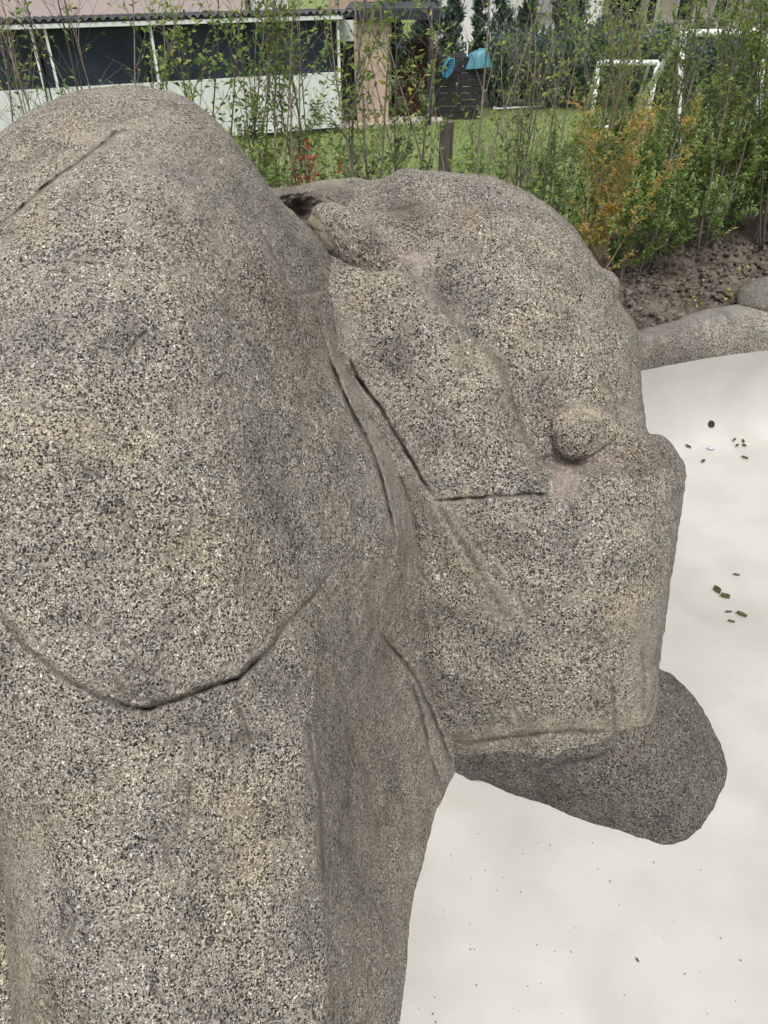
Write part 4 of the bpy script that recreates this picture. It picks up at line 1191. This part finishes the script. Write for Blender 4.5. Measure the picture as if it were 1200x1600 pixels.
bx_px(None, 527, 529.5, 60, 200, 18.15, 0.04, 'jamb', M['dark_metal'], dw, 0.0)
pg = empty('pergola', ground_at(650, 18.6), 'dark steel pergola with a deep flat beam beside the tan wall', 'pergola')
bx_px(None, 530, 688, 15, 31, 18.15, 0.06, 'front_beam', M['dark_metal'], pg)
bx_px(None, 540, 688, 13, 17, 18.4, 1.4, 'roof', M['dark_metal'], pg)
bx_px(None, 669, 677, 31, 150, 18.20, 0.07, 'post', M['dark_metal'], pg, 0.0)
bx_px(None, 612, 621, 31, 150, 20.9, 0.07, 'post', M['dark_metal'], pg, 0.0)
bx_px(None, 669, 677, 31, 150, 20.9, 0.07, 'post', M['dark_metal'], pg, 0.0)
bx_px(None, 605, 690, 13, 28, 20.95, 0.06, 'rear_beam', M['dark_metal'], pg)

# concrete path
pth = [PZ(x, y, 0.012) for x, y in ((498, 206), (560, 199), (640, 191), (692, 190), (690, 184), (640, 183), (590, 186), (540, 190), (500, 198))]
pm = MB(); n_ = len(pth)
pm.add([q + np.array([0, 0, 0.02]) for q in pth] + [q - np.array([0, 0, 0.06]) for q in pth],
       [tuple(range(n_))] + [(i, i + n_, (i + 1) % n_ + n_, (i + 1) % n_) for i in range(n_)])
tag(pm.build('path', M['concrete']), 'pale concrete path before the tan wall', kind='structure')

# dark slatted wooden box with hose and cover
bxo = empty('slatted_box', ground_at(718, 19.0), 'dark stained box of horizontal wooden slats on the lawn', 'wooden box')
xl, xr = PY(682, 140, 19.0)[0], PY(755, 140, 19.0)[0]
zt = PY(718, 92, 19.0)[2]
ns_ = 9
for i in range(ns_):
    z0 = zt * i / ns_; z1 = zt * (i + 1) / ns_ - 0.014
    MB().box(((xl + xr) / 2 + random.uniform(-.008, .008), 19.0, (z0 + z1) / 2), ((xr - xl) / 2, 0, 0), (0, 0.018, 0), (0, 0, (z1 - z0) / 2)).build('slat', M['dark_wood'], bxo, False, 0.004)
    MB().box((xl + 0.02, 19.45, (z0 + z1) / 2), (0.018, 0, 0), (0, 0.42, 0), (0, 0, (z1 - z0) / 2)).build('side_slat', M['dark_wood'], bxo)
    MB().box((xr - 0.02, 19.45, (z0 + z1) / 2), (0.018, 0, 0), (0, 0.42, 0), (0, 0, (z1 - z0) / 2)).build('side_slat', M['dark_wood'], bxo)
for x in (xl + 0.04, (xl + xr) / 2, xr - 0.04):
    MB().box((x, 19.045, zt / 2), (0.03, 0, 0), (0, 0.022, 0), (0, 0, zt / 2 - 0.01)).build('batten', M['dark_wood'], bxo)
MB().box(((xl + xr) / 2, 19.45, zt + 0.012), ((xr - xl) / 2, 0, 0), (0, 0.46, 0), (0, 0, 0.012)).build('lid', M['dark_wood'], bxo)

hm = MB(); c0 = PY(697, 103, 18.93)
for k in range(4):
    r1, r2 = 0.085 + 0.02 * k, 0.17 + 0.012 * k
    cpts = []
    for j in range(25):
        a = 2 * math.pi * j / 24
        lx_, lz_ = math.cos(a) * r1 * 0.75, math.sin(a) * r2
        cpts.append((c0[0] + lx_ * 0.9 + lz_ * 0.35 + 0.018 * k, c0[1] - 0.01 - 0.022 * k, c0[2] + lz_ * 0.9 - 0.01 * k))
    hm.tube(cpts, 0.012, 6, False)
tag(hm.build('hose_coil', M['hose'], None, True), 'coil of light blue hose hanging on the dark slatted box', 'hose')

cc = Vector(PY(747, 90, 19.1)); cc.z = zt + 0.03
v, f = [], []
prof_ = [(0.0, 0.13), (0.07, 0.135), (0.14, 0.115), (0.19, 0.07), (0.22, 0.0), (0.25, -0.09), (0.275, -0.17), (0.28, -0.20)]
for i, (r_, z_) in enumerate(prof_):
    for k in range(28):
        a = 2 * math.pi * k / 28
        fl = 1 + 0.10 * math.sin(a * 7 + 0.5) * (i / 7)
        hang = z_ if (z_ > 0 or math.sin(a) < 0.1 or math.cos(a) > 0.5) else 0.0
        v.append((cc.x + math.cos(a) * r_ * fl * 1.1, cc.y + math.sin(a) * r_ * fl * 0.8, cc.z + hang + 0.03 * math.cos(a)))
for i in range(7):
    for k in range(28):
        k2 = (k + 1) % 28
        f.append((i * 28 + k, (i + 1) * 28 + k, (i + 1) * 28 + k2, i * 28 + k2))
tag(MB().add(v, f).build('teal_bag', M['teal'], None, True), 'teal plastic bag slumped over the right corner of the slatted box', 'bag')
wp_ = PY(729.5, 92, 19.3)
tag(MB().tube([(wp_[0], 19.3, zt + 0.02), (wp_[0], 19.3, wp_[2] + 0.32)], 0.018, 8).build('white_stick', M['white_metal']), 'short white stick standing on the slatted box', 'stick')

# ------------------------------------------------------------------ reddish shrub by the pergola, conifer row
def crown_tree(name, base, label, group, seed, height, rx_, n, leaf, L, W, shape='cone', trunk_r=0.05, cat='tree', hue=(0.5, 0.25)):
    rnd = random.Random(seed)
    root = empty(name, base, label, cat, group)
    mb = MB()
    tr = grow(Vector(base) - Vector((0, 0, 0.05)), (rnd.gauss(0, 0.03), rnd.gauss(0, 0.03), 1), height * 0.95, 0, rnd, 8, 0.02, 0.02)
    mb.tube(tr, [trunk_r * (1 - 0.85 * i / 8) for i in range(9)], 7)
    limbs = []
    for k in range(26):
        s = 0.08 + 0.88 * (k + rnd.random()) / 26
        p, d = interp_pt(tr, s)
        az = rnd.random() * 6.28
        w_ = rx_ * ((1 - s) ** 0.55 * 1.05 + 0.12 if shape == 'cone' else math.sin(math.pi * (0.15 + 0.8 * s)) ** 0.6)
        w_ *= rnd.uniform(0.6, 1.25)
        br = grow(p, (math.cos(az), math.sin(az), 0.7 if shape == 'cone' else 0.5), w_, 0, rnd, 4, 0.1, 0.10)
        mb.tube(br, [trunk_r * 0.22 * (1 - 0.7 * i / 4) for i in range(5)], 4, False)
        limbs.append((br, w_))
    mb.build('trunk', M['bark_dark'], root, True)
    pts, dirs, hs = [], [], []
    cl = [rnd.gauss(0, 0.15) for _ in limbs]
    for k in range(n):
        i = rnd.randrange(len(limbs)); br, w_ = limbs[i]
        p, d = interp_pt(br, rnd.uniform(0.15, 1.0) ** 0.7)
        j = Vector((rnd.gauss(0, 1), rnd.gauss(0, 1), rnd.gauss(0, 1))) * 0.11 * max(0.35, w_ / rx_) * rx_ * 2.2
        pts.append((p + j)[:]); dirs.append((d * 0.8 + Vector((rnd.gauss(0, .5), rnd.gauss(0, .5), rnd.gauss(0.35, .4))))[:]); hs.append(rnd.gauss(*hue) + cl[i])
    leaf_cloud('crown', pts, dirs, L, W, np.array(hs), M[leaf], root, 0.05)
    return root

crown_tree('reddish_shrub', ground_at(652, 19.3), 'dark reddish shrub between the pergola post and the tan wall', None, 31, 1.5, 0.55, 2600, 'leaf_wine', 0.07, 0.035, 'round', 0.03, 'shrub', (0.55, 0.3))
GC = 'conifers in the row behind the lawn'
con = [(626, 22.6, 2.9, 'conifer seen through the pergola beside the tan wall', 0.5), (664, 22.9, 2.8, 'conifer seen through the pergola beside its post', 0.5), (702, 21.6, 2.75, 'conifer behind the pergola beam end', 0.42), (737, 22.2, 2.35, 'slim pointed conifer standing clear against the white house', 0.30),
       (775, 21.4, 2.9, 'dark conifer right of the slim pointed one', 0.50), (815, 22.0, 2.7, 'bushy conifer behind the bare grey shrub', 0.55),
       (858, 21.3, 2.75, 'broad conifer left of the low grey roof', 0.55), (893, 21.8, 2.9, 'tall conifer before the white house corner', 0.50),
       (930, 21.4, 2.6, 'conifer behind the small white goal', 0.55), (972, 21.9, 2.5, 'conifer behind the slanting swing leg', 0.55),
       (1020, 21.5, 2.35, 'conifer behind the top corner of the swing', 0.55), (1070, 21.9, 2.3, 'conifer below the left end of the swing bar', 0.55),
       (1125, 21.5, 2.2, 'conifer below the middle of the swing bar', 0.55), (1180, 21.8, 2.3, 'conifer behind the swing near the right edge', 0.55), (1235, 21.6, 2.3, 'conifer past the right edge of the row', 0.55)]
for k, (px_, Y, h, lab, r_) in enumerate(con):
    crown_tree('conifer', ground_at(px_, Y), lab, GC, 40 + k, h * (1.06 if px_ < 925 else 0.72), r_ * (0.78 if px_ < 925 else 0.95), 3600, 'leaf_dark', 0.15, 0.05)
GHd = 'clipped bushes under the conifer row'
for k, (px_, lab) in enumerate([(780, 'dark rounded bush right of the slatted box'), (830, 'dark rounded bush behind the lying white tube frame'), (880, 'dark rounded bush left of the small white goal'),
                                (935, 'dark rounded bush inside the small white goal'), (990, 'dark rounded bush right of the small white goal'), (1050, 'dark rounded bush behind the upright swing leg'),
                                (1110, 'dark rounded bush behind the swing seat'), (1170, 'dark rounded bush behind the right part of the swing')]):
    crown_tree('bush', ground_at(px_, 20.6), lab, GHd, 60 + k, 1.35, 0.75, 2200, 'leaf_dark', 0.12, 0.06, 'round', 0.04, 'bush', (0.35, 0.25))

# ------------------------------------------------------------------ white house behind
YH = 27.0
hw = empty('house', ground_at(900, YH), 'white house with dark windows behind the conifers', 'house')
bx_px(None, 660, 944, -60, 60, YH, 3.0, 'wall', M['white_wall'], hw, 0.0)
bx_px(None, 944, 1330, -60, 60, YH + 0.6, 3.0, 'wall', M['beige_wall'], hw, 0.0)
for (x0, x1, y0, y1) in ((950, 1006, -30, 52), (1012, 1030, -20, 40), (1060, 1090, -30, 34), (1118, 1140, -30, 30)):
    wdw = bx_px(None, x0, x1, y0, y1, YH + 0.55, 0.06, 'window', M['white_metal'], hw)
    a = PY(x0 + 3, 0, YH + 0.53); b = PY(x1 - 3, 0, YH + 0.53); z1_ = PY((x0 + x1) / 2, y0 + 3, YH + 0.53)[2]; z0_ = PY((x0 + x1) / 2, y1 - 3, YH + 0.53)[2]
    g_ = MB().box(((a[0] + b[0]) / 2, YH + 0.545, (z0_ + z1_) / 2), ((b[0] - a[0]) / 2, 0, 0), (0, 0.012, 0), (0, 0, (z1_ - z0_) / 2)).build('pane', M['glass'], None)
    g_.parent = wdw; g_.matrix_parent_inverse = Matrix.Translation(-Vector(hw.location)) if False else Matrix.Identity(4)
    g_.matrix_parent_inverse = (Matrix.Translation(Vector(hw.location)) @ wdw.matrix_parent_inverse).inverted()
bx_px(None, 838, 868, 3, 60, YH - 1.5, 0.7, 'annex_wall', M['white_wall'], hw, 0.0)
aroof = bx_px(None, 832, 876, -1, 20, YH - 1.7, 0.9, 'annex_roof', M['grey_roof'], hw)
bx_px(None, 655, 1335, -75, -60, YH - 0.4, 3.6, 'roof', M['grey_roof'], hw)

# ------------------------------------------------------------------ small goal, swing, lying frame
GLM = M['white_metal']
goal = empty('small_goal', ground_at(980, 17.8), 'small white tube goal left of the swing', 'goal')
zg = PY(935, 98, 17.8)[2]; gxl = PY(937, 98, 17.8)[0]; gxr = PY(1028, 98, 17.8)[0]
def tb_(pts, r, name, parent, mat=GLM): return MB().tube(pts, r, 10).build(name, mat, parent, True)
tb_([(gxl, 17.8, zg), (gxr, 17.8, zg)], 0.055, 'crossbar', goal)
tb_([(gxl, 17.8, -0.03), (gxl, 17.8, zg)], 0.05, 'upright', goal)
tb_([(gxr, 17.8, -0.03), (gxr, 17.8, zg)], 0.05, 'upright', goal)
tb_([(gxl, 17.8, zg), (gxl + 0.1, 18.35, zg - 0.06), (gxl + 0.12, 18.9, -0.03)], 0.035, 'rear_stay', goal)
tb_([(gxr, 17.8, zg), (gxr, 18.35, zg - 0.06), (gxr, 18.9, -0.03)], 0.035, 'rear_stay', goal)
tb_([(gxl, 17.8, 0.03), (gxr, 17.8, 0.03)], 0.022, 'ground_bar', goal)

sw = empty('swing', ground_at(1100, 16.0), 'white tubular swing frame with a rounded top corner on the lawn', 'swing')
ap = Vector(PY(1066, 52, 16.0)); ap2 = Vector(PY(1192, 50, 16.0))
tb_([ap, ap2 + Vector((0.05, 0, 0))], 0.062, 'top_bar', sw)
for a_, nm in ((ap, 1), (ap2, 2)):
    f1 = Vector((a_.x + 0.03, 14.9, -0.03)); f2 = Vector((a_.x - 0.30, 17.6, -0.03))
    def arc(foot):
        d = (foot - a_)
        return [a_ + Vector((0, 0, 0.02)), a_ + Vector((0, math.copysign(0.06, d.y), 0.01)), a_ + Vector((0, math.copysign(0.12, d.y), -0.06)), a_ + d * 0.16, foot]
    tb_(arc(f1), 0.062, 'leg', sw); tb_(arc(f2), 0.062, 'leg', sw)
seat_c = Vector(PY(1148, 222, 15.9))
st = MB().box(seat_c, (0.22, 0, 0), (0, 0.12, 0), (0, 0, 0.018)).build('seat', M['blue_paint'], sw, False, 0.006)
MB().box(seat_c + Vector((0.03, 0.10, 0.13)), (0.10, 0, 0), (0, 0.015, 0), (0, 0, 0.09)).build('seat_back', M['red_paint'], sw, False, 0.006)
MB().box(seat_c + Vector((0.02, 0.10, 0.27)), (0.14, 0, 0), (0, 0.015, 0), (0, 0, 0.03)).build('back_bar', M['green_paint'], sw, False, 0.006)
for dx in (-0.20, 0.20):
    tb_([seat_c + Vector((dx, 0, 0)), Vector((seat_c.x + dx, 16.0, ap.z))], 0.008, 'rope', sw, M['black'])

see = empty('red_bar', ground_at(990, 18.3), 'low bench with a red plank below the small white goal', 'bench')
q = Vector(PY(992, 192, 17.2))
MB().box(q, (0.24, 0, 0), (0, 0.10, 0), (0, 0, 0.022)).build('seat', M['red_paint'], see, False, 0.006)
for dx in (-0.18, 0.18):
    MB().box((q.x + dx, q.y, q.z / 2 - 0.02), (0.02, 0, 0), (0, 0.08, 0), (0, 0, q.z / 2)).build('leg', GLM, see)

fr = empty('tube_frame', ground_at(810, 19.6), 'thin white tube frame lying on the lawn before the dark bushes', 'frame')
a = Vector(PZ(771, 170, 0.03)); b = Vector(PZ(846, 166, 0.03)); c = Vector(PZ(776, 164, 0.03))
tb_([a, b], 0.022, 'rail', fr); tb_([a, c], 0.022, 'rail', fr)
d = Vector(PY(860, 130, b.y + 0.3)); tb_([b, d], 0.022, 'raised_rail', fr)
print('objects', len(bpy.data.objects), 'tris', sum(sum(len(p.vertices) - 2 for p in m.polygons) if len(m.polygons) < 2000 else len(m.polygons) * 2 for m in bpy.data.meshes))
